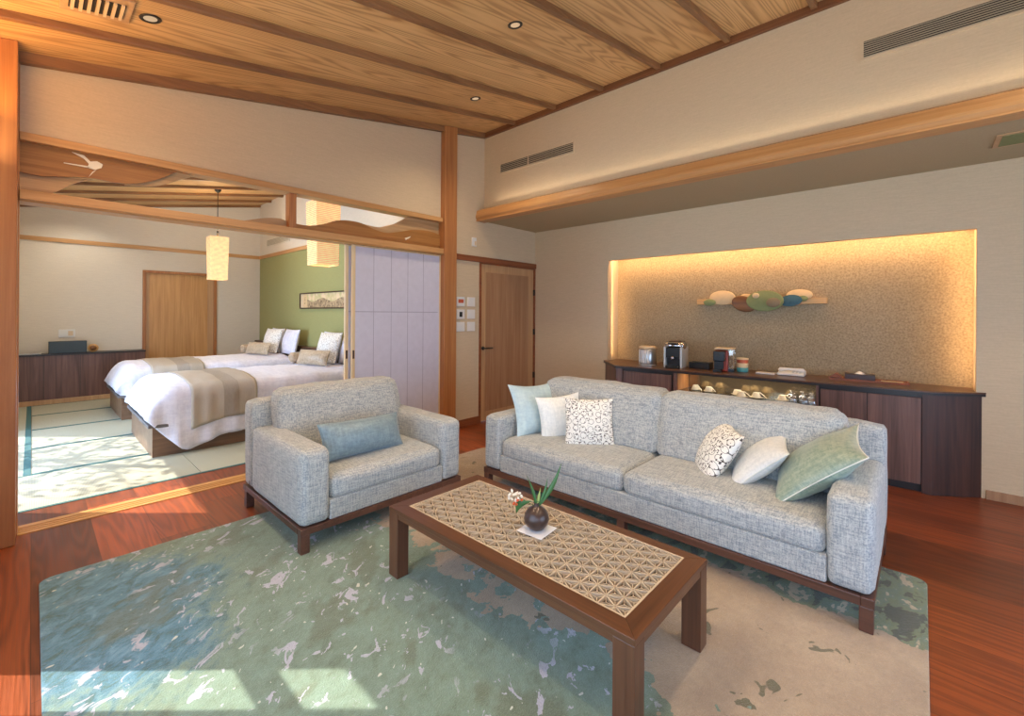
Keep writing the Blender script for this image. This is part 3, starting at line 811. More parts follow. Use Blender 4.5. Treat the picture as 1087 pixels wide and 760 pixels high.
# ------------------------------------------------------------------ sofa
def seat_frame(t, x0, x1, y0, y1, z0, z1, legs, lz, lw=.055, ll=.055, legmat='rail'):
    bm = newbm(); w = .05
    add_box(bm, x0, x1, y0, y0 + w, z0, z1); add_box(bm, x0, x1, y1 - w, y1, z0, z1)
    add_box(bm, x0, x0 + w, y0 + w, y1 - w, z0, z1); add_box(bm, x1 - w, x1, y0 + w, y1 - w, z0, z1)
    obj('base_rail', bm, 'rail', t, bevel=.004)
    for (x, y) in legs:
        boxobj('leg', x - lw / 2, x + lw / 2, y - ll / 2, y + ll / 2, lz(x, y), z0 + .001, legmat, t, bevel=.004)
SX0, SX1, SY0, SY1 = 2.655, 3.66, .155, 2.775
s = thing('sofa', 'long light grey-blue tweed sofa on a dark wooden base', 'sofa', (SX0, SY0, ZR))
L = SY1 - SY0; D = SX1 - SX0; b0 = .178 - ZR
seat_frame(s, 0, D, 0, L, .118, b0, [(.03, .03), (.03, L - .03), (D - .03, .03), (D - .03, L - .03), (.03, L / 2)], lambda x, y: 0 if x < .7 else .0)
bm = newbm(); add_box(bm, .008, D - .01, .185, L - .185, b0, .30); obj('seat_base', bm, 'sofa', s, bevel=.012, segs=3)
def arm(parent, x0, x1, y0, y1, z0, z1, mat='sofa', seed=0, n=14):
    bm = newbm(); add_puff(bm, x1 - x0, y1 - y0, z1 - z0, r=.042, bulge=.006, n=n, wr=.0015, seed=seed, ctr=((x0 + x1) / 2, (y0 + y1) / 2, (z0 + z1) / 2), sides=.004)
    return obj('armrest', bm, mat, parent)
arm(s, 0, D - .17, 0, .19, b0, .618, seed=1); arm(s, 0, D - .17, L - .19, L, b0, .618, seed=2)
def slab(parent, name, x0, x1, y0, y1, z0, z1, lean=(0, 0), seed=0, r=.05, n=16, wr=.002):
    bm = newbm(); add_puff(bm, x1 - x0, y1 - y0, z1 - z0, r=r, bulge=.004, n=n, wr=wr, seed=seed, ctr=((x0 + x1) / 2, (y0 + y1) / 2, (z0 + z1) / 2), sides=.004)
    for v in bm.verts:
        k = (v.co.z - z0) / (z1 - z0); v.co.x += lean[0] * k; v.co.y += lean[1] * k
    return obj(name, bm, 'sofa', parent)
slab(s, 'backrest', D - .20, D - .02, .0, L, b0, .82, lean=(.03, 0), seed=3)
half = (L - .38) / 2
for i in range(2):
    y0 = .19 + i * half
    bm = newbm(); add_puff(bm, .79, half - .006, .155, r=.05, bulge=.022, n=24, wr=.003, seed=5 + i, ctr=(.395 + .004, y0 + half / 2, .362), sides=.008)
    obj('seat_cushion', bm, 'sofa', s)
    bm = newbm(); add_puff(bm, .24, half - .012, .47, r=.055, bulge=.012, n=26, wr=.006, seed=9 + i * 4, ctr=(0, 0, 0), sides=.035)
    for v in bm.verts:
        c = v.co
        v.co = Vector((c.x + (c.z) * .26, c.y, c.z))
    c0 = Vector((D - .325, y0 + half / 2, .655))
    for v in bm.verts: v.co += c0
    obj('back_cushion', bm, 'sofa', s)

# ------------------------------------------------------------------ armchair
AX0, AX1, AY0, AY1 = 1.115, 2.392, 2.77, 3.86
a = thing('armchair', 'wide light grey-blue tweed armchair on a dark wooden base', 'armchair', (AX0, AY0, 0))
W = AX1 - AX0; DD = AY1 - AY0; b0 = .170
seat_frame(a, 0, W, 0, DD, .128, b0, [(.03, .03), (W - .03, .03), (.03, DD - .05), (W - .03, DD - .05)], lambda x, y: ZR if y < .7 else .0)
boxobj('seat_base', .185, W - .185, .008, DD - .01, b0, .30, 'sofa', a, bevel=.012, segs=3)
for x0, sd in ((0, 1), (W - .19, 2)):
    bm = newbm(); add_puff(bm, .19, DD - .17, .64 - b0, r=.042, bulge=.006, n=14, wr=.0015, seed=sd, ctr=(x0 + .095, (DD - .17) / 2, (b0 + .64) / 2), sides=.004)
    obj('armrest', bm, 'sofa', a)
bm = newbm(); add_puff(bm, W, .18, .83 - b0, r=.05, bulge=.004, n=16, wr=.002, seed=3, ctr=(W / 2, DD - .12, (b0 + .83) / 2), sides=.004)
for v in bm.verts: v.co.y += .03 * (v.co.z - b0) / (.83 - b0)
obj('backrest', bm, 'sofa', a)
bm = newbm(); add_puff(bm, W - .385, .84, .165, r=.055, bulge=.024, n=24, wr=.003, seed=15, ctr=(W / 2, .424, .362), sides=.008); obj('seat_cushion', bm, 'sofa', a)
bm = newbm(); add_puff(bm, W - .30, .23, .50, r=.055, bulge=.012, n=26, wr=.006, seed=21, sides=.035)
for v in bm.verts:
    v.co = Vector((v.co.x, v.co.y + v.co.z * .26, v.co.z)) + Vector((W / 2, DD - .32, .665))
obj('back_cushion', bm, 'sofa', a)
boxobj('fabric_tag', -.002, .0, DD - .16, DD - .145, .20, .235, 'black', a)

# ------------------------------------------------------------------ pillows
def frame_mat(c, xd, yd):
    x = Vector(xd).normalized(); y = Vector(yd); y = (y - x * x.dot(y)).normalized(); z = x.cross(y)
    return Matrix(((x.x, y.x, z.x, c[0]), (x.y, y.y, z.y, c[1]), (x.z, y.z, z.z, c[2]), (0, 0, 0, 1)))
def pillow(name, label, cat, w, h, th, m, c, xd, yd, pipe=None, seed=0, pinch=.07, group=None, wr=.006):
    bm = newbm(); add_pillow(bm, w, h, th, seed=seed, pinch=pinch, wr=wr)
    o = obj(name, bm, m); o.matrix_world = frame_mat(c, xd, yd); tag(o, label, cat, group)
    if pipe:
        bm = newbm(); add_tube(bm, pillow_edge(w, h, pinch), .0035, 6, closed=True)
        q = obj('piping', bm, pipe); q.parent = o
    return o
G1 = 'throw pillows on the sofa'
pillow('throw_pillow', 'pale blue satin pillow leaning against the far arm of the sofa', 'pillow', .50, .46, .14, 'satin_blue', (3.05, 2.52, .655), (.96, -.24, -.03), (-.10, .40, .92), 'satin_blue', 1, .13, G1)
pillow('throw_pillow', 'plain white pillow between the blue and the vine-printed ones', 'pillow', .40, .40, .14, 'white_cotton', (3.08, 2.27, .61), (.74, -.60, .10), (-.28, .44, .86), None, 2, .11, G1)
pillow('throw_pillow', 'white square pillow with dark vine print, left one facing forward', 'pillow', .40, .40, .13, 'vine', (3.05, 1.965, .625), (.50, -.62, 0), (.36, .10, 1), None, 3, .08, G1)
pillow('throw_pillow', 'vine-printed pillow tipped sideways on the right seat cushion', 'pillow', .42, .42, .16, 'vine', (3.13, 1.01, .585), (.20, -.46, .84), (.82, .48, .12), None, 4, .09, G1)
pillow('throw_pillow', 'pale grey-white pillow tipped beside the large green satin one', 'pillow', .44, .40, .15, 'pale_grey', (3.12, .75, .585), (.05, -.72, .69), (.94, .30, .03), 'piping', 5, .12, G1)
pillow('throw_pillow', 'large sage green satin pillow with white piping against the near arm', 'pillow', .56, .50, .20, 'satin_green', (3.08, .44, .64), (.03, -.76, .67), (.94, .28, .02), 'piping', 6, .12, G1)
pillow('bolster_pillow', 'long blue-grey satin bolster pillow on the armchair seat', 'pillow', .66, .26, .20, 'bolster', (1.68, 3.06, .585), (1, .05, -.03), (.04, .42, 1), 'bolster', 7, .06)

# ------------------------------------------------------------------ coffee table
TX0, TX1, TY0, TY1, TZ = 1.385, 2.07, .705, 2.225, .40 - ZR
t = thing('coffee_table', 'low dark wooden coffee table with a pale lattice panel top', 'table', (TX0, TY0, ZR))
TW, TL = TX1 - TX0, TY1 - TY0; fb = .080
bm = newbm(); th = .024
o4 = [(0, 0), (TW, 0), (TW, TL), (0, TL)]; i4 = [(fb, fb), (TW - fb * .75, fb), (TW - fb * .75, TL - fb), (fb, TL - fb)]
for k, (m_) in enumerate(('tableX', 'table', 'tableX', 'table')):
    k2 = (k + 1) % 4; b_ = newbm()
    g = .0006
    add_prism(b_, [o4[k], o4[k2], i4[k2], i4[k]], TZ - th, TZ)
    obj('top_rail', b_, m_, t, bevel=.002)
bm.free()
az0, az1 = TZ - th - .028, TZ - th
boxobj('apron', .004, .03, .031, TL - .031, az0, az1, 'table', t); boxobj('apron', TW - .03, TW - .004, .031, TL - .031, az0, az1, 'table', t)
boxobj('apron', .004, TW - .004, .004, .03, az0, az1, 'tableX', t); boxobj('apron', .004, TW - .004, TL - .03, TL - .004, az0, az1, 'tableX', t)
for x0 in (0, TW - .075):
    for y0 in (0, TL - .088):
        boxobj('leg', x0 + .001, x0 + .074, y0 + .001, y0 + .087, 0, TZ - th - .0005, 'tableZ', t, bevel=.003)
ix0, iy0, ix1, iy1 = i4[0][0], i4[0][1], i4[2][0], i4[2][1]
boxobj('panel_base', ix0 - .01, ix1 + .01, iy0 - .01, iy1 + .01, TZ - th - .006, TZ - .016, 'strip_base', t)
bm = newbm()   # star lattice
A = .070; Hh = A * math.sqrt(3) / 2
def clip(p, q):
    (x0, y0), (x1, y1) = p, q; dx, dy = x1 - x0, y1 - y0; t0, t1 = 0.0, 1.0
    for pp, qq in ((-dx, x0 - ix0), (dx, ix1 - x0), (-dy, y0 - iy0), (dy, iy1 - y0)):
        if abs(pp) < 1e-12:
            if qq < 0: return None
            continue
        r = qq / pp
        if pp < 0: t0 = max(t0, r)
        else: t1 = min(t1, r)
    if t1 - t0 < 1e-3: return None
    return (x0 + dx * t0, y0 + dy * t0), (x0 + dx * t1, y0 + dy * t1)
def strip(p, q, w, z0, z1):
    c = clip(p, q)
    if not c: return
    p, q = Vector(c[0]), Vector(c[1]); d = (q - p)
    if d.length < .004: return
    d.normalize(); n_ = Vector((-d.y, d.x)) * w / 2
    add_prism(bm, [tuple(p - n_), tuple(q - n_), tuple(q + n_), tuple(p + n_)], z0, z1)
zt = TZ - .002
# three families of long strips (horizontal rows along x)
nr = int((iy1 - iy0) / Hh) + 3
for r in range(-1, nr):
    y = iy0 + r * Hh; strip((ix0 - 1, y), (ix1 + 1, y), .005, TZ - .016, zt)
for k in range(-40, 40):
    for sgn in (1, -1):
        x = ix0 + k * A; strip((x, iy0), (x + sgn * 3 * .5, iy0 + 3 * math.sqrt(3) / 2), .005, TZ - .016, zt)
for r in range(-1, nr):
    for k in range(-20, 22):
        xs = ix0 + k * A + (A / 2 if r % 2 else 0); y0_ = iy0 + r * Hh
        for tri in (((xs, y0_), (xs + A, y0_), (xs + A / 2, y0_ + Hh)), ((xs + A, y0_), (xs + A * 1.5, y0_ + Hh), (xs + A / 2, y0_ + Hh))):
            cx = sum(p[0] for p in tri) / 3; cy = sum(p[1] for p in tri) / 3
            if not (ix0 - A < cx < ix1 + A and iy0 - A < cy < iy1 + A): continue
            for p in tri: strip(p, (cx, cy), .003, TZ - .016, zt - .003)
obj('star_lattice', bm, 'strip', t)
bm = newbm(); e = .008
add_box(bm, ix0, ix1, iy0, iy0 + e, TZ - .016, TZ - .0005); add_box(bm, ix0, ix1, iy1 - e, iy1, TZ - .016, TZ - .0005)
add_box(bm, ix0, ix0 + e, iy0 + e, iy1 - e, TZ - .016, TZ - .0005); add_box(bm, ix1 - e, ix1, iy0 + e, iy1 - e, TZ - .016, TZ - .0005)
obj('lattice_border', bm, 'strip', t)
# doily, vase, flowers
bm = newbm(); add_prism(bm, [(-.075, -.075), (.075, -.075), (.075, .075), (-.075, .075)], 0, .0015)
o = obj('paper_mat', bm, 'doily', loc=(1.752, 1.437, .4002)); o.rotation_euler = (0, 0, .10); tag(o, 'small white square paper mat under the vase', 'mat')
VX, VY, VZ = 1.752, 1.440, .402
v = thing('bud_vase', 'round dark brown ceramic bud vase on the white paper mat', 'vase', (VX, VY, VZ))
bm = newbm(); add_lathe(bm, [(0, 0), (.022, 0), (.036, .008), (.052, .030), (.057, .052), (.052, .076), (.038, .096), (.022, .107), (.013, .113), (.011, .122), (.014, .128), (.010, .127), (.008, .112), (.0, .105)], seg=32)
obj('body', bm, 'vase', v)
v.scale = (1.13, 1.13, 1.06)
fl = thing('flower_arrangement', 'sprig of pointed green leaves and an ivory-orange flower in the bud vase', 'flower', (VX, VY, VZ + .110))
def blade(path, wid, m, name='leaf'):
    bm = newbm(); n = len(path); L_, R_ = [], []
    side = Vector((.679, -.734, 0))
    for i, p in enumerate(path):
        p = Vector(p); u_ = i / (n - 1); w_ = wid * (math.sin(PI * min(1, u_ * .85 + .12)) ** .8) * (1 - u_ ** 4)
        L_.append(bm.verts.new(p - side * w_)); R_.append(bm.verts.new(p + side * w_ + Vector((-.004, -.004, 0))))
    for i in range(n - 1): bm.faces.new((L_[i], R_[i], R_[i + 1], L_[i + 1])).smooth = True
    o = obj(name, bm, m, fl); so = o.modifiers.new('s', 'SOLIDIFY'); so.thickness = .0012; return o
def arc(p0, p1, bend, n=9):
    p0, p1, bend = Vector(p0), Vector(p1), Vector(bend); return [p0.lerp(p1, i / (n - 1)) + bend * math.sin(PI * i / (n - 1)) for i in range(n)]
SD = Vector((.679, -.734, 0))
def sp(r, z, f=0): q = SD * r + Vector((.734, .679, 0)) * f; return (q.x, q.y, z)
blade(arc(sp(0, 0), sp(.125, .225), sp(.012, -.01)), .014, 'leaf')
blade(arc(sp(0, 0), sp(-.052, .165), sp(.008, .0)), .008, 'leaf')
blade(arc(sp(0, 0), sp(.02, .10), sp(.0, .0)), .007, 'leaf_lt')
blade(arc(sp(.008, .03), sp(-.105, -.03), sp(-.02, .028)), .034, 'leaf')
blade(arc(sp(.0, .0), sp(.055, .15), sp(.01, .0)), .007, 'leaf')
random.seed(3)
bm = newbm(); add_tube(bm, [sp(0, 0), sp(-.05, .03), sp(-.09, .05)], .0018, 6); obj('stem', bm, 'leaf', fl)
for k in range(16):
    a_ = k * 2.4; r_ = .012 + .028 * (k % 5) / 4
    c = Vector(sp(-.105 + math.cos(a_) * r_ * .9, .045 + math.sin(a_) * r_ + .004, random.uniform(-.02, .02)))
    bm = newbm(); add_lathe(bm, [(0, -.011), (.005, -.006), (.007, 0), (.004, .008), (0, .012)], seg=10)
    o = obj('petal', bm, 'petal_o' if k in (2, 5, 7, 10, 13) else 'petal_w', fl); o.location = c; o.rotation_euler = (random.uniform(-1, 1), random.uniform(-1, 1), 0)

# ------------------------------------------------------------------ bar counter
CT = .872
cp = [(5.34, 3.215), (4.90, 2.79), (5.10, -.075), (5.34, -.395)]
t = thing('bar_cabinet', 'long dark walnut bar cabinet with angled ends below the lit alcove', 'cabinet', (5.34, 1.4, 0))
def loc2(p): return (p[0] - 5.34, p[1] - 1.4)
F = lambda y: 4.90 + (5.10 - 4.90) * (2.79 - y) / (2.79 + .075) - 5.34 + .02   # front line x (local) at world y
bm = newbm(); add_prism(bm, [loc2(p) for p in [(NX - .002, 3.15), (5.34, 3.15), (5.34, 3.215), (4.90, 2.79), (5.10, -.075), (5.34, -.395), (5.34, -.33), (NX - .002, -.33)]], CT - .012, CT)
obj('counter_top', bm, 'walnutY', t, bevel=.002)
bm = newbm(); add_prism(bm, [loc2(p) for p in [(5.338, 3.212), (4.903, 2.788), (5.103, -.073), (5.338, -.392)]], CT - .034, CT - .0125); obj('counter_edge', bm, 'dark_edge', t)
bm = newbm()  # plinth
add_prism(bm, [(-.002, 1.76), (F(2.72) + .06, 1.30), (F(0) + .06, -1.43), (-.002, -1.70)], 0.0, .07); obj('plinth', bm, 'dark_edge', t)
def cab_block(ya, yb, name, m, z0=.07, z1=CT - .035, front=0.0):
    bm = newbm(); add_prism(bm, [(F(ya) + front, ya - 1.4), (F(yb) + front, yb - 1.4), (-.002, yb - 1.4), (-.002, ya - 1.4)], z0, z1)
    return obj(name, bm, m, t, bevel=.002)
bm = newbm(); add_prism(bm, [loc2((5.338, 3.185)), loc2((4.925, 2.785)), (F(2.70), 2.70 - 1.4), (-.002, 2.70 - 1.4)], 0.0, CT - .035); obj('end_panel', bm, 'walnut', t, bevel=.002)
bm = newbm(); add_prism(bm, [loc2((5.338, -.37)), loc2((5.12, -.078)), (F(-.01) , -.005 - 1.4), (-.002, -.005 - 1.4)], 0.0, CT - .035); obj('end_panel', bm, 'walnut_red', t, bevel=.002)
cab_block(2.08, 2.70, 'cabinet_box', 'dark_edge', front=.02)
cab_block(-.005, .715, 'cabinet_box', 'dark_edge', front=.02)
def door_leaf(ya, yb):
    bm = newbm(); add_prism(bm, [(F(ya), ya - 1.4), (F(yb), yb - 1.4), (F(yb) + .02, yb - 1.4), (F(ya) + .02, ya - 1.4)], .075, CT - .065)
    obj('door', bm, 'walnut', t, bevel=.002)
door_leaf(2.10, 2.69); door_leaf(.36, .70); door_leaf(.0, .355)
cab_block(2.045, 2.08, 'side_panel', 'walnut'); cab_block(.715, .735, 'side_panel', 'walnut')
bm = newbm(); add_box(bm, F(2) + .03, -.01, 2.04 - 1.4, 2.045 - 1.4, .40, CT - .035); obj('inner_panel', bm, 'hinokiZ', t)
boxobj('back_panel', -.012, -.004, .735 - 1.4, 2.04 - 1.4, .07, CT - .035, 'mirror', t)
bm = newbm(); add_prism(bm, [(F(2.04) + .03, 2.04 - 1.4), (F(.735) + .03, .735 - 1.4), (-.013, .735 - 1.4), (-.013, 2.04 - 1.4)], .07, .09); obj('shelf', bm, 'walnutY', t)
ZS = .640
bm = newbm(); add_prism(bm, [(F(2.04) + .04, 2.038 - 1.4), (F(.735) + .04, .737 - 1.4), (-.013, .737 - 1.4), (-.013, 2.038 - 1.4)], ZS - .008, ZS); obj('shelf', bm, 'shelf_glass', t)
# teacups (upside down on saucers) and glasses
def teacup():
    t = thing('teacup', None, 'cup', (0, 0, ZS))
    bm = newbm(); add_lathe(bm, [(0, 0), (.03, 0), (.062, .006), (.066, .010), (.03, .005), (0, .004)], seg=4)
    obj('saucer', bm, 'cream_pl', t)
    bm = newbm(); add_lathe(bm, [(.046, .006), (.045, .012), (.028, .054), (.026, .058), (0, .058)], seg=8); obj('cup', bm, 'cream_pl', t)
    bm = newbm(); add_tube(bm, [(0, -.024, .056), (0, -.036, .056), (0, -.092, .010), (0, -.044, .012)], .005, 6); obj('handle', bm, 'cream_pl', t)
    return t
tc = teacup()
cups = [(5.17, 1.90, 'white teacup at the left end of the glass shelf, mostly behind the sofa back'), (5.15, 1.75, 'gold-lit upturned teacup, second from the left on the glass shelf'), (5.16, 1.46, 'upturned teacup near the middle of the row, third from the left'), (5.07, 1.39, 'upturned teacup set forward, fourth from the left on the glass shelf'), (5.12, 1.26, 'upturned teacup, fifth from the left on the glass shelf'), (5.14, 1.03, 'upturned teacup at the right end of the cup row')]
for i, (x, y, lb) in enumerate(cups):
    o = tc if i == 0 else copy_tree(tc)
    o.location = (x, y, ZS); o.rotation_euler = (0, 0, -.5 + .15 * i); tag(o, lb, 'cup', 'upturned teacups on the glass shelf')
def goblet():
    t = thing('glass', None, 'glass', (0, 0, ZS))
    bm = newbm(); add_lathe(bm, [(.034, 0), (.038, .03), (.030, .062), (.006, .070), (.0, .071)], seg=18); obj('bowl', bm, 'glassware', t)
    bm = newbm(); add_lathe(bm, [(.006, .069), (.004, .085), (.004, .092), (.026, .097), (.026, .100), (0, .100)], seg=18); obj('foot', bm, 'glassware', t)
    return t
g0 = goblet()
gl = [(5.22, .975, 'small upturned glass beside the last teacup'), (5.10, .93, 'upturned glass near the front, first of the right glasses'), (5.22, .87, 'upturned glass at the back in the right group'), (5.08, .83, 'upturned glass in front in the middle of the right group'), (5.18, .79, 'upturned glass against the right side of the shelf, rear'), (5.07, .765, 'upturned glass against the right side of the shelf, front')]
for i, (x, y, lb) in enumerate(gl):
    o = g0 if i == 0 else copy_tree(g0)
    o.location = (x, y, ZS); tag(o, lb, 'glass', 'upturned glasses on the glass shelf')

# counter items
def rbox(bm, x0, x1, y0, y1, z0, z1): add_box(bm, x0, x1, y0, y1, z0, z1)
t = thing('ice_bucket', 'silver canister with a round lid at the left end of the counter', 'canister', (5.24, 2.52, CT))
bm = newbm(); add_lathe(bm, [(0, 0), (.100, 0), (.104, .01), (.104, .20), (.100, .205), (0, .205)], seg=36); obj('body', bm, 'metal', t)
bm = newbm(); add_lathe(bm, [(.105, .205), (.108, .21), (.108, .225), (.09, .235), (0, .24)], seg=36); obj('lid', bm, 'creamc', t)
bm = newbm(); add_lathe(bm, [(.102, -.001), (.108, -.001), (.108, .012), (.102, .014)], seg=36); obj('base_ring', bm, 'silver', t)
bm = newbm()
for k in range(5): add_box(bm, -.1065, -.100, -.06 + k * .028, -.06 + k * .028 + .012, .03, .19)
obj('window_ribs', bm, 'white_pl', t)

t = thing('coffee_machine', 'capsule coffee machine with chrome head and black front', 'coffee machine', (5.22, 2.16, CT), .12)
boxobj('body', -.02, .17, -.08, .08, 0, .24, 'silver', t, bevel=.012, segs=3)
boxobj('side_panel', -.12, .17, -.105, -.082, 0, .25, 'silver', t, bevel=.008, segs=3); boxobj('side_panel', -.12, .17, .082, .105, 0, .25, 'silver', t, bevel=.008, segs=3)
boxobj('front_panel', -.11, -.022, -.081, .081, .12, .24, 'black', t, bevel=.006); boxobj('cup_bay', -.06, -.0215, -.081, .081, .03, .12, 'black', t)
dt_ = boxobj('drip_tray', -.15, -.022, -.075, .075, 0, .03, 'black', t, bevel=.005)
bm = newbm()
for k in range(6): add_box(bm, -.145, -.03, -.065 + k * .024, -.055 + k * .024, .0305, .034)
obj('tray_grid', bm, 'chrome', dt_)
bm = newbm(); add_lathe(bm, [(0, -.11), (.05, -.11), (.062, -.10), (.062, .10), (.05, .11), (0, .11)], seg=28)
for v_ in bm.verts: v_.co = Vector((v_.co.x * 1.35 + .01, v_.co.z * .98, v_.co.y * .75 + .262))
obj('head', bm, 'chrome', t)
bm = newbm(); add_box(bm, -.03, .16, -.085, .085, .285, .315)
for v_ in bm.verts:
    if v_.co.z > .3: v_.co.x *= .8; v_.co.y *= .85
obj('top_lid', bm, 'brown_pl', t, bevel=.008)
bm = newbm(); add_lathe(bm, [(0, .10), (.012, .10), (.018, .115), (.018, .14), (0, .14)], c=(-.12, 0, 0), seg=16); obj('spout', bm, 'chrome', t)
boxobj('lever', -.15, -.06, -.05, .05, .285, .297, 'black', t, bevel=.004)

o = thing('black_box', 'low black tissue case between the two coffee machines', 'box', (5.33, 1.90, CT))
boxobj('case', -.07, .07, -.115, .115, 0, .075, 'black', o, bevel=.004); boxobj('slot', -.012, .012, -.07, .07, .075, .077, 'darkgrey', o)

t = thing('drip_brewer', 'black and red single-cup brewer with a clear water tank', 'coffee machine', (5.22, 1.62, CT), .12)
boxobj('body', -.02, .13, -.05, .085, 0, .235, 'red_pl', t, bevel=.012, segs=3)
boxobj('front_housing', -.11, -.021, .0, .085, .0, .03, 'black', t, bevel=.004); boxobj('front_housing', -.10, -.021, -.03, .085, .12, .23, 'black', t, bevel=.008)
boxobj('front_panel', -.045, -.021, -.01, .085, .03, .12, 'black', t)
boxobj('water_tank', .0, .14, -.105, -.052, .03, .245, 'glassware', t, bevel=.008); boxobj('tank_base', .0, .14, -.105, -.052, 0, .029, 'black', t)
boxobj('lid', -.04, .14, -.105, .085, .246, .262, 'creamc', t, bevel=.005)
boxobj('button', -.105, -.1, .02, .06, .17, .21, 'darkgrey', t)

t = thing('striped_canister', 'small round tin striped red, cream and teal on the counter', 'tin', (5.36, 1.46, CT))
for nm, m_, z0, z1 in (('teal_band', 'tealc', 0, .048), ('cream_band', 'creamc', .048, .098), ('red_band', 'redc', .098, .135)):
    bm = newbm(); add_lathe(bm, [(0, z0), (.055, z0), (.058 - (.002 if z0 else 0), z0 + .004), (.058, z1), (0, z1)], seg=28); obj(nm, bm, m_, t)
bm = newbm(); add_lathe(bm, [(.058, .135), (.060, .138), (.060, .150), (.056, .153), (0, .153)], seg=28); obj('lid', bm, 'creamc', t)

t = thing('telephone', 'white desk telephone with handset lying on its cradle', 'telephone', (5.42, 1.00, CT), .06)
bm = newbm(); add_box(bm, -.10, .10, -.12, .12, .004, .03)
for v_ in bm.verts:
    if v_.co.z > .01 and v_.co.x > 0: v_.co.z += .018
pb_ = obj('base', bm, 'white_pl', t, bevel=.008, segs=3)
bm = newbm()
for i in range(4):
    for j in range(3): add_box(bm, -.07 + i * .03, -.05 + i * .03, -.09 + j * .03, -.07 + j * .03, 0.031 + i * .003, .040 + i * .003)
obj('keypad', bm, 'silver', pb_)
bm = newbm(); add_tube(bm, [(-.02, -.115, .045), (-.02, -.10, .058), (-.02, -.05, .064), (-.02, .05, .064), (-.02, .10, .058), (-.02, .115, .045)], [.014, .022, .014, .014, .022, .014], 12)
obj('handset', bm, 'white_pl', t)
bm = newbm(); add_tube(bm, [(.0, .12, .01), (.02, .18, .008), (-.01, .26, .006), (0, .31, .006)], .004, 6); obj('cord', bm, 'white_pl', t)
o = boxobj('note_pad', -.05, .05, -.09, .09, 0, .012, 'white_pl', loc=(5.38, 1.23, CT)); tag(o, 'white memo pad lying left of the telephone', 'note pad')

t = thing('serving_tray', 'reddish wooden tray near the right end of the counter', 'tray', (5.46, .38, CT), .08)
bm = newbm(); add_box(bm, -.09, .09, -.30, .30, 0, .008)
add_box(bm, -.09, -.082, -.30, .30, .008, .018); add_box(bm, .082, .09, -.30, .30, .008, .018); add_box(bm, -.082, .082, -.30, -.292, .008, .018); add_box(bm, -.082, .082, .292, .30, .008, .018)
obj('tray_body', bm, 'redtrim', t)
t = thing('tissue_box', 'dark brown tissue box with a white tissue on the wooden tray', 'tissue box', (5.47, .44, CT + .008), .08)
boxobj('box', -.06, .06, -.115, .115, 0, .055, 'brown_pl', t, bevel=.003)
bm = newbm(); add_lathe(bm, [(.03, 0), (.018, .012), (.006, .024), (0, .026)], c=(0, 0, .055), seg=10, sy=1.6); obj('tissue', bm, 'white_pl', t)
o = boxobj('note_pad', -.045, .045, -.08, .08, 0, .008, 'creamc', loc=(5.45, .20, CT + .008)); tag(o, 'cream booklet lying on the wooden tray beside the tissue box', 'note pad')
bm = newbm(); add_prism(bm, [(-.06, 0), (.0, .045), (.06, 0)], -.05, .05, 'X')
o = obj('card_stand', bm, 'redtrim', loc=(5.44, .62, CT + .018)); tag(o, 'small tent-shaped wooden card holder at the left end of the tray', 'card holder')

# wall art in the niche
XA = NX
t = thing('wall_art', 'wall sculpture of overlapping coloured oval discs on a pale bar', 'wall art', (XA, 1.38, 1.66))
boxobj('bar', -.05, -.001, -.66, .66, -.035, .03, 'artwood', t, bevel=.003)
def disc(cy, czz, ry, rz, x, m, name='disc', th_=.018, tilt=0):
    bm = newbm(); add_lathe(bm, [(0, -th_ / 2), (.92, -th_ / 2), (1.0, -th_ / 4), (1.0, th_ / 4), (.92, th_ / 2), (0, th_ / 2)], seg=40)
    for v_ in bm.verts:
        a_, b_, c_ = v_.co.x * ry, v_.co.y * rz, v_.co.z
        v_.co = Vector((c_, a_ * math.cos(tilt) - b_ * math.sin(tilt), a_ * math.sin(tilt) + b_ * math.cos(tilt)))
    return obj(name, bm, m, t, loc=(x, cy, czz))
disc(.36, .045, .145, .085, -.06, 'artcream'); disc(.50, -.01, .07, .04, -.075, 'artgreen')
disc(.12, -.03, .13, .088, -.085, 'artbrown', tilt=.35); disc(.10, .055, .06, .03, -.062, 'artcream')
disc(-.10, .0, .185, .115, -.11, 'artgreen'); disc(-.015, .06, .035, .03, -.125, 'artcream'); disc(-.19, -.02, .068, .052, -.135, 'artsilver')
disc(-.345, .0, .105, .062, -.09, 'artblue', tilt=-.1); disc(-.42, .06, .12, .06, -.06, 'artcream'); disc(-.45, .02, .05, .03, -.075, 'artgreen')

# ------------------------------------------------------------------ bedroom furniture
t = thing('bedroom_cabinet', 'low dark walnut cabinet along the far bedroom wall', 'cabinet', (.55, 10.31, 0))
boxobj('body', -.85, .84, .01, .335, .07, .775, 'walnut', t, bevel=.002); boxobj('top', -.85, .85, -.005, .335, .776, .80, 'dark_edge', t, bevel=.002)
boxobj('plinth', -.85, .84, -.02, .335, -.002, .07, 'doorframe', t)
for x in (-.42, .0, .42): boxobj('door_gap', x - .002, x + .002, .007, .0101, .09, .77, 'dark_edge', t)
t = thing('speaker', 'rectangular slate-blue speaker box on the bedroom cabinet', 'speaker', (.405, 10.43, .80))
boxobj('case', -.225, .225, -.06, .06, 0, .20, 'black', t, bevel=.004); boxobj('grille', -.22, .22, -.066, -.0605, .006, .194, 'speaker', t, bevel=.002)
t = thing('table_clock', 'small round tan clock beside the speaker box', 'clock', (.71, 10.43, .80))
bm = newbm(); add_lathe(bm, [(0, -.02), (.065, -.02), (.07, -.01), (.07, .015), (.06, .02), (0, .02)], seg=28)
for v_ in bm.verts: v_.co = Vector((v_.co.x, v_.co.z, v_.co.y + .07))
obj('case', bm, 'artwood', t)
bm = newbm(); add_lathe(bm, [(0, 0), (.045, 0), (.045, .003), (0, .003)], seg=24)
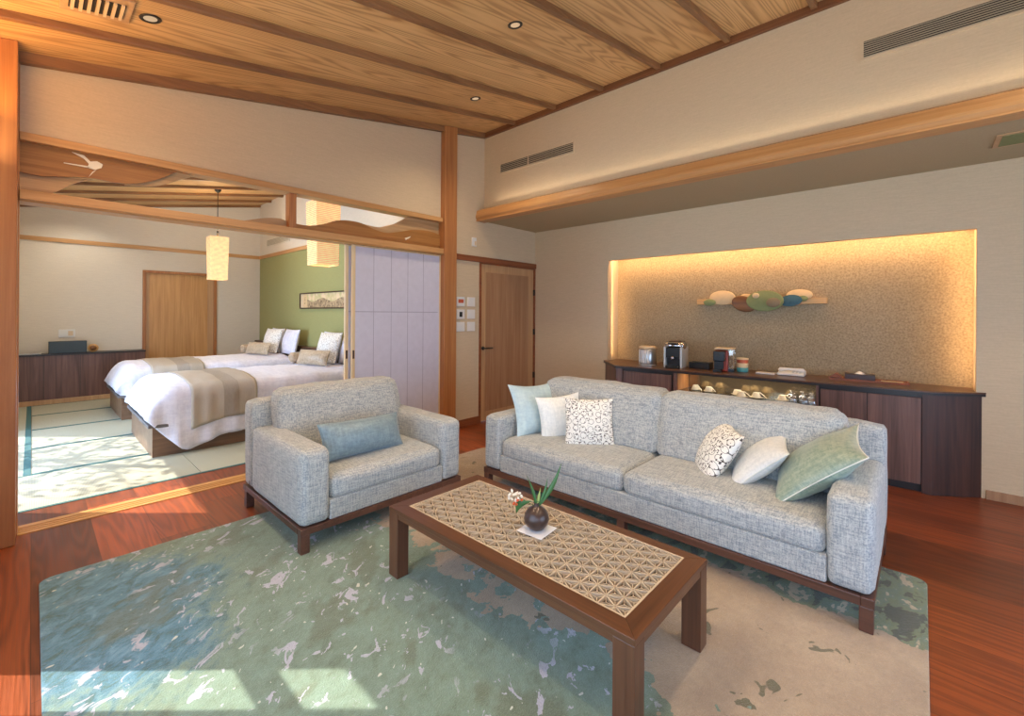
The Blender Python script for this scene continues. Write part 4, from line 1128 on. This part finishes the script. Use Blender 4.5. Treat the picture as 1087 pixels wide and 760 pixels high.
for v_ in bm.verts: v_.co = Vector((v_.co.x, -v_.co.z - .0205, v_.co.y + .07))
obj('face', bm, 'artbrown', t)
o = boxobj('remote_control', -.12, .12, -.025, .025, 0, .018, 'silver', loc=(-.02, 10.42, .80), bevel=.004); tag(o, 'silver remote control at the left end of the bedroom cabinet', 'remote control')
t = thing('wall_outlet', 'white double socket plate on the wall above the speaker box', 'socket', (.40, YF, 1.12))
boxobj('plate', -.10, .10, -.010, 0, -.065, .065, 'white_pl', t, bevel=.003)
for x in (-.05, .045): boxobj('socket', x - .03, x + .03, -.013, -.010, -.04, .04, 'creamc' if x > 0 else 'white_pl', t)

t = thing('headboard', 'long dark wooden headboard panel along the green wall', 'headboard', (XG - .05, 8.1, 0))
boxobj('panel', -.03, .045, -2.5, 2.5, -.0, .86, 'walnut', t, bevel=.003); boxobj('ledge', -.06, .045, -2.5, 2.5, .861, .895, 'walnutY', t, bevel=.003)

def bed(y0, y1, seed, lb, lr):
    x0, x1 = .84, 3.26
    t = thing('bed', lb, 'bed', (x0, (y0 + y1) / 2, 0)); w = (y1 - y0) / 2; L_ = x1 - x0
    boxobj('side_board', .0, L_, -w, -w + .03, 0, .299, 'bedwood', t, bevel=.002); boxobj('side_board', .0, L_, w - .03, w, 0, .299, 'bedwood', t, bevel=.002)
    boxobj('foot_board', .0, .03, -w + .03, w - .03, 0, .299, 'bedwood', t, bevel=.002)
    bm = newbm(); add_box(bm, -.04, .13, -w - .03, w + .03, .300, .332)
    for v_ in bm.verts:
        if v_.co.x < 0: v_.co.z += .008
    obj('foot_slab', bm, 'greyslab', t, bevel=.004)
    boxobj('platform', .131, L_, -w, w, .302, .325, 'greyslab', t)
    boxobj('mattress', .03, L_ - .01, -w + .02, w - .02, .331, .60, 'mattress', t, bevel=.05, segs=4)
    # duvet: draped sheet
    def surf(u_, s_, lift=0.0, xa=-.07, xb=L_ - .16, hang=.50):
        # u along the bed 0..1, s across -1..1
        x = xa + (xb - xa) * u_
        W_ = w + .05; tot = W_ + hang
        a_ = s_ * tot; sg = 1 if a_ >= 0 else -1; a_ = abs(a_); rc = .11
        if a_ < W_ - rc: y = a_; z = .705
        elif a_ < W_ - rc + rc * PI / 2:
            th_ = (a_ - (W_ - rc)) / rc; y = W_ - rc + rc * math.sin(th_); z = .705 - rc * (1 - math.cos(th_))
        else:
            dd = a_ - (W_ - rc + rc * PI / 2); y = W_ + .02 * dd; z = .705 - rc - dd * min(1, .42 + .58 * max(0, (x + .07) / .30))
        z += .05 * max(0, 1 - (y / W_) ** 2) - .01
        fx = (x + .07)
        if fx < .26:      # rolls over the foot end
            k_ = 1 - fx / .26
            z = z - max(0, z - .40) * (k_ ** 2.6) * .95
            y *= 1 - .06 * k_
        z += lift * .5; y += lift if a_ > W_ - rc else 0
        p = Vector((x, sg * y, z))
        fold = max(0, a_ - W_ + rc) / hang * .9
        nz = noise.noise(Vector((x * 4.5 + seed, sg * 2 + y * 3, z * 3)))
        nz2 = noise.noise(Vector((x * 14 + seed, sg * 2 + y * 6, z * 4)))
        p.z += nz * .016 + nz2 * .006 * (1 - fold)
        p.y += sg * (nz * .03 + nz2 * .03 + .010 * math.sin(x * 26 + 3 * nz + seed)) * fold
        dip = max(0, 1 - abs(x - .30) / .35)
        if fold > 0: p.z -= fold * .11 * dip
        return p
    def sheet(name, m, u0, u1, nu, ns, srange, lift, thick):
        bm = newbm(); g = [[bm.verts.new(surf(u0 + (u1 - u0) * i / nu, -srange[0] + (srange[0] + srange[1]) * j / ns, lift)) for j in range(ns + 1)] for i in range(nu + 1)]
        for i in range(nu):
            for j in range(ns): bm.faces.new((g[i][j], g[i + 1][j], g[i + 1][j + 1], g[i][j + 1])).smooth = True
        if u0 == 0:   # closed foot end, tucked under
            low = [bm.verts.new(Vector((g[0][j].co.x + .05, g[0][j].co.y * .97, min(g[0][j].co.z, .37) - .0))) for j in range(ns + 1)]
            for j in range(ns): bm.faces.new((g[0][j], g[0][j + 1], low[j + 1], low[j])).smooth = True
        o = obj(name, bm, m, t); so = o.modifiers.new('s', 'SOLIDIFY'); so.thickness = thick; so.offset = -1; return o
    sheet('duvet', 'linen', 0, 1, 60, 70, (1, 1), 0, .012)
    rn = thing('bed_runner', lr, 'bed runner', (0, 0, 0))
    bm = newbm(); nu, ns = 20, 56
    g = [[bm.verts.new(surf(.165 + .275 * i / nu, -.86 + 1.72 * j / ns, .012)) for j in range(ns + 1)] for i in range(nu + 1)]
    for i in range(nu):
        for j in range(ns): bm.faces.new((g[i][j], g[i + 1][j], g[i + 1][j + 1], g[i][j + 1])).smooth = True
    rn.location = t.location
    o = obj('cloth', bm, 'runner', rn); so = o.modifiers.new('s', 'SOLIDIFY'); so.thickness = .006; so.offset = 1
    return t
bed(5.78, 7.17, 1, 'nearer bed with white duvet on a wooden platform', 'beige striped runner across the foot of the nearer bed')
bed(8.09, 9.42, 5, 'farther bed with white duvet beside the bedroom cabinet', 'beige striped runner across the foot of the farther bed')
def roll(name, label, c, r, l, axis, m, seed=0):
    bm = newbm(); add_lathe(bm, [(0, -l / 2 - .01), (r * .6, -l / 2 - .006), (r * .92, -l / 2 + .01), (r, -l / 2 + .04), (r, l / 2 - .04), (r * .92, l / 2 - .01), (r * .6, l / 2 + .006), (0, l / 2 + .01)], seg=28)
    for v_ in bm.verts:
        q = v_.co.copy(); v_.co = Vector((q.x, q.z, q.y)) if axis == 'Y' else Vector((q.z, q.x, q.y))
    o = obj(name, bm, m, loc=c, smooth=True); tag(o, label, 'pillow'); return o
# near bed pillows
def bedset(yc, lab, dx=0):
    pillow('bed_pillow', 'white sleeping pillow at the head of the %s bed, right one' % lab, 'pillow', .62, .46, .17, 'linen', (3.16, yc - .36, .97), (0, -1, 0), (.22, 0, 1), None, 11, .05, 'bed pillows')
    pillow('bed_pillow', 'white sleeping pillow at the head of the %s bed, left one' % lab, 'pillow', .62, .46, .17, 'linen', (3.17, yc + .34, .97), (0, -1, 0), (.2, 0, 1), None, 12, .05, 'bed pillows')
    pillow('bed_cushion', 'leaf-patterned cushion standing on the %s bed' % lab, 'pillow', .46, .46, .16, 'vine_bed', (2.98, yc + .02, .98), (.25, -.97, 0), (.30, .08, 1), None, 13, .06, 'patterned bed cushions')
    pillow('lumbar_cushion', 'champagne satin lumbar cushion lying across the %s bed' % lab, 'pillow', .60, .22, .15, 'satin_tan', (2.72, yc - .08, .86), (.30, -.95, 0), (.35, .12, 1), None, 14, .04)
    roll('neck_roll', 'champagne satin neck roll lying beside the lumbar cushion of the %s bed' % lab, (2.70, yc + .38, .835), .075, .24, 'X', 'satin_tan')
bedset(6.45, 'nearer'); bedset(8.72, 'farther')

# picture on the green wall
t = thing('framed_landscape', 'long narrow framed landscape picture on the green wall', 'picture', (XG, 7.35, 1.71))
bm = newbm(); b_ = .018
add_box(bm, -.03, 0, -1.1, 1.1, .125, .125 + b_); add_box(bm, -.03, 0, -1.1, 1.1, -.125 - b_, -.125); add_box(bm, -.03, 0, 1.1 - b_, 1.1, -.125, .125); add_box(bm, -.03, 0, -1.1, -1.1 + b_, -.125, .125)
obj('frame', bm, 'brown_pl', t); boxobj('picture', -.012, -.004, -1.08, .80, -.124, .124, 'scroll', t); boxobj('mount', -.012, -.004, .96, 1.08, -.124, .124, 'creamc', t); tp_ = boxobj('text_panel', -.012, -.004, .801, .959, -.124, .124, 'artcream', t)
bm = newbm()
for k in range(6): add_box(bm, -.0135, -.0125, .87 + .012 * (k % 2), .89 + .014 * (k % 3), .06 - k * .024, .072 - k * .024)
obj('calligraphy', bm, 'artbrown', tp_)

# lanterns
def lantern(x, y, z0, z1, lb, s_=.27):
    t = thing('paper_lantern', lb, 'pendant lamp', (x, y, z0), group=None)
    h = z1 - z0; zc = cz(x)
    bm = newbm(); n = 30
    rings = []
    for i in range(n + 1):
        z = h * i / n; q = s_ / 2 * (1 - .05 * math.cos(PI * (i / n))) + .002 * (i % 2)
        rings.append([bm.verts.new((sx * q, sy * q, z)) for sx, sy in ((-1, -1), (1, -1), (1, 1), (-1, 1))])
    for i in range(n):
        for k_ in range(4): bm.faces.new((rings[i][k_], rings[i][(k_ + 1) % 4], rings[i + 1][(k_ + 1) % 4], rings[i + 1][k_]))
    o = obj('shade', bm, 'washi', t); so = o.modifiers.new('s', 'SOLIDIFY'); so.thickness = .002
    bm = newbm(); q = s_ / 2 * .98
    for sx in (-1, 1): add_box(bm, sx * q - .004, sx * q + .004, -q, q, h - .012, h - .004); 
    add_box(bm, -q, q, -.004, .004, h - .012, h - .004)
    obj('wire_frame', bm, 'darkgrey', t)
    bm = newbm(); add_tube(bm, [(0, 0, h - .01), (0, 0, zc - z0 - .03)], .006, 8); add_lathe(bm, [(0, 0), (.012, 0), (.016, .05), (.012, .09), (0, .09)], c=(0, 0, h + .02), seg=12); obj('cord', bm, 'darkgrey', t)
    bm = newbm(); add_lathe(bm, [(0, 0), (.015, 0), (.05, .035), (.052, .05), (.052, .075), (0, .075)], c=(0, 0, zc - z0 - .06), seg=20); obj('ceiling_rose', bm, 'darkgrey', t)
    return t
lantern(2.17, 8.95, 2.055, 2.79, 'square white paper lantern hanging by its cord over the farther bed', .26)
lantern(2.33, 5.20, 2.055, 2.80, 'square white paper lantern close behind the lintel, cut by it')

# ------------------------------------------------------------------ outside
bm = newbm(); add_box(bm, -14, XL - .1, -10, 20, -.25, -.1)
g = struct('floor_garden', bm, 'earth')
tr = thing('garden_tree', 'leafy garden tree outside the bedroom window', 'tree', (-1.55, 8.1, -.1))
bm = newbm(); add_tube(bm, [(0, 0, 0), (.05, 0, 1.2), (-.05, .05, 2.4), (.1, 0, 3.4)], [.09, .07, .05, .03], 8)
random.seed(11); twigs = []
for k in range(16):
    a_ = k * 2.4; z0 = 1.9 + .11 * k; l_ = random.uniform(.8, 1.4)
    p1 = Vector((math.cos(a_) * l_, math.sin(a_) * l_, z0 + .35)); add_tube(bm, [(0, 0, z0), tuple(p1 * .55 + Vector((0, 0, z0 * .45))), tuple(p1)], [.03, .018, .006], 6); twigs.append((Vector((0, 0, z0)), p1))
obj('trunk', bm, 'bark', tr)
bm = newbm()
for a0, p1 in twigs:
    for k in range(60):
        c = a0.lerp(p1, random.uniform(.35, 1.05)) + Vector([random.gauss(0, .20) for _ in range(3)])
        d1 = Vector([random.gauss(0, 1) for _ in range(3)]).normalized() * .07; d2 = d1.cross(Vector([random.gauss(0, 1) for _ in range(3)])).normalized() * .028
        if c.x > .85: continue
        bm.faces.new([bm.verts.new(c - d1), bm.verts.new(c + d2), bm.verts.new(c + d1), bm.verts.new(c - d2)])
o = obj('foliage', bm, 'leaf', tr); o['kind'] = 'stuff'

# ------------------------------------------------------------------ lights
def area(name, loc, rot, sx, sy, power, col, spread=PI):
    l = bpy.data.lights.new(name, 'AREA'); l.shape = 'RECTANGLE'; l.size = sx; l.size_y = sy; l.energy = power; l.color = col[:3]; l.spread = spread
    o = bpy.data.objects.new(name, l); COL.objects.link(o); o.location = loc; o.rotation_euler = rot; return o
BLUE = (.52, .71, 1.0); WARM = (1.0, .78, .51); WARM2 = (1.0, .62, .28)
# fill lamps added outside the windows, standing in for daylight
area('window_daylight', (XL - .14, .1, 1.15), (0, -PI / 2, 0), 2.1, 4.8, 112, BLUE)
area('window_daylight', (XL - .14, 6.68, 1.15), (0, -PI / 2, 0), 2.1, 3.0, 175, BLUE)
area('window_daylight', (2.3, YB - .14, 1.3), (PI / 2, 0, 0), 3.7, 2.4, 125, BLUE)
# recessed downlights
for x, y in [(d[0], d[1]) for d in DL] + DLX:
    l = bpy.data.lights.new('downlight_lamp', 'SPOT'); l.energy = 72; l.color = WARM; l.spot_size = 2.4; l.spot_blend = 1.0; l.shadow_soft_size = .05
    o = bpy.data.objects.new('downlight_lamp', l); COL.objects.link(o); o.location = (x, y, cz(x) - .03)
# strips added to brighten the ceiling: on top of the soffit beam, and along the head of the window wall
area('cove_strip', (XU - .06, .4, 2.99), (0, PI - .25, 0), .06, 7.6, 5, (1.0, .80, .58))
area('cove_strip', (XL + .05, .7, 2.45), (0, PI + .3, 0), .06, 7.0, 34, (1.0, .70, .40))
for x, y in ((.9, 6.0), (2.4, 7.6), (.9, 8.6), (.5, 10.0)):  # spots added to brighten the bedroom, no fittings in its ceiling
    l = bpy.data.lights.new('downlight_lamp', 'SPOT'); l.energy = 88; l.color = (1, .90, .76); l.spot_size = 2.4; l.spot_blend = 1.0; l.shadow_soft_size = .05
    o = bpy.data.objects.new('downlight_lamp', l); COL.objects.link(o); o.location = (x, y, cz(x) - .03)
# strip lamp under the counter top, inside the open shelf
area('shelf_lamp', (5.18, 1.39, CT - .042), (0, 0, 0), .05, 1.2, 3.2, (1, .86, .68))
area('cove_strip', (XL + .06, 3.7, 2.75), (0, PI + .35, 0), .05, 1.3, 8, (1.0, .48, .14))  # short unseen strip added to warm the left end of the ceiling
# niche cove
area('niche_led', (XW + .085, (NY0 + NY1) / 2, NZ1 + .035), (0, -PI / 3.6, 0), .025, NY1 - NY0 - .06, 20, (1, .60, .28))
area('niche_led', (XW + .09, NY1 - .03, 1.55), (0, -PI / 2, 0), 1.25, .012, 1.6, (1, .60, .28))
area('niche_led', (XW + .09, NY0 + .03, 1.55), (0, -PI / 2, 0), 1.25, .012, 3.4, (1, .60, .28))
for x, y in ((2.17, 8.95), (2.33, 5.20)):
    l = bpy.data.lights.new('lantern_bulb', 'POINT'); l.energy = 30; l.color = (1, .82, .6); l.shadow_soft_size = .1
    o = bpy.data.objects.new('lantern_bulb', l); COL.objects.link(o); o.location = (x, y, 2.83)
sun = bpy.data.lights.new('sun', 'SUN'); sun.energy = 17; sun.angle = .01; sun.color = (1, .93, .82)
so = bpy.data.objects.new('sun', sun); COL.objects.link(so)
so.rotation_euler = Vector((.69, -.72, -1.17)).to_track_quat('-Z', 'Y').to_euler()
w = bpy.data.worlds.new('world'); SC.world = w; w.use_nodes = True
bg = w.node_tree.nodes['Background']; bg.inputs[0].default_value = (.62, .76, 1.0, 1); bg.inputs[1].default_value = 1.0

# ------------------------------------------------------------------ camera
cam = bpy.data.cameras.new('camera'); co = bpy.data.objects.new('camera', cam); COL.objects.link(co); SC.camera = co
cam.sensor_width = 36; cam.sensor_fit = 'HORIZONTAL'; cam.lens = 470.6 / 1087 * 36
cam.shift_y = -(380 - 333.0) / 1087
cam.clip_start = .02
co.location = (0, 0, 1.5)
R0 = Matrix.Rotation(-.8248, 4, 'Z') @ Matrix.Rotation(PI / 2, 4, 'X') @ Matrix.Rotation(.0063, 4, 'Z')
co.rotation_euler = R0.to_euler()
vs = SC.view_settings
vs.view_transform = 'Standard'; vs.look = 'None'; vs.exposure = -0.02; vs.gamma = 1.0; vs.use_curve_mapping = False
SC.cycles.use_denoising = True
SC.cycles.max_bounces = 8; SC.cycles.diffuse_bounces = 5
SC.cycles.sample_clamp_indirect = 6.0
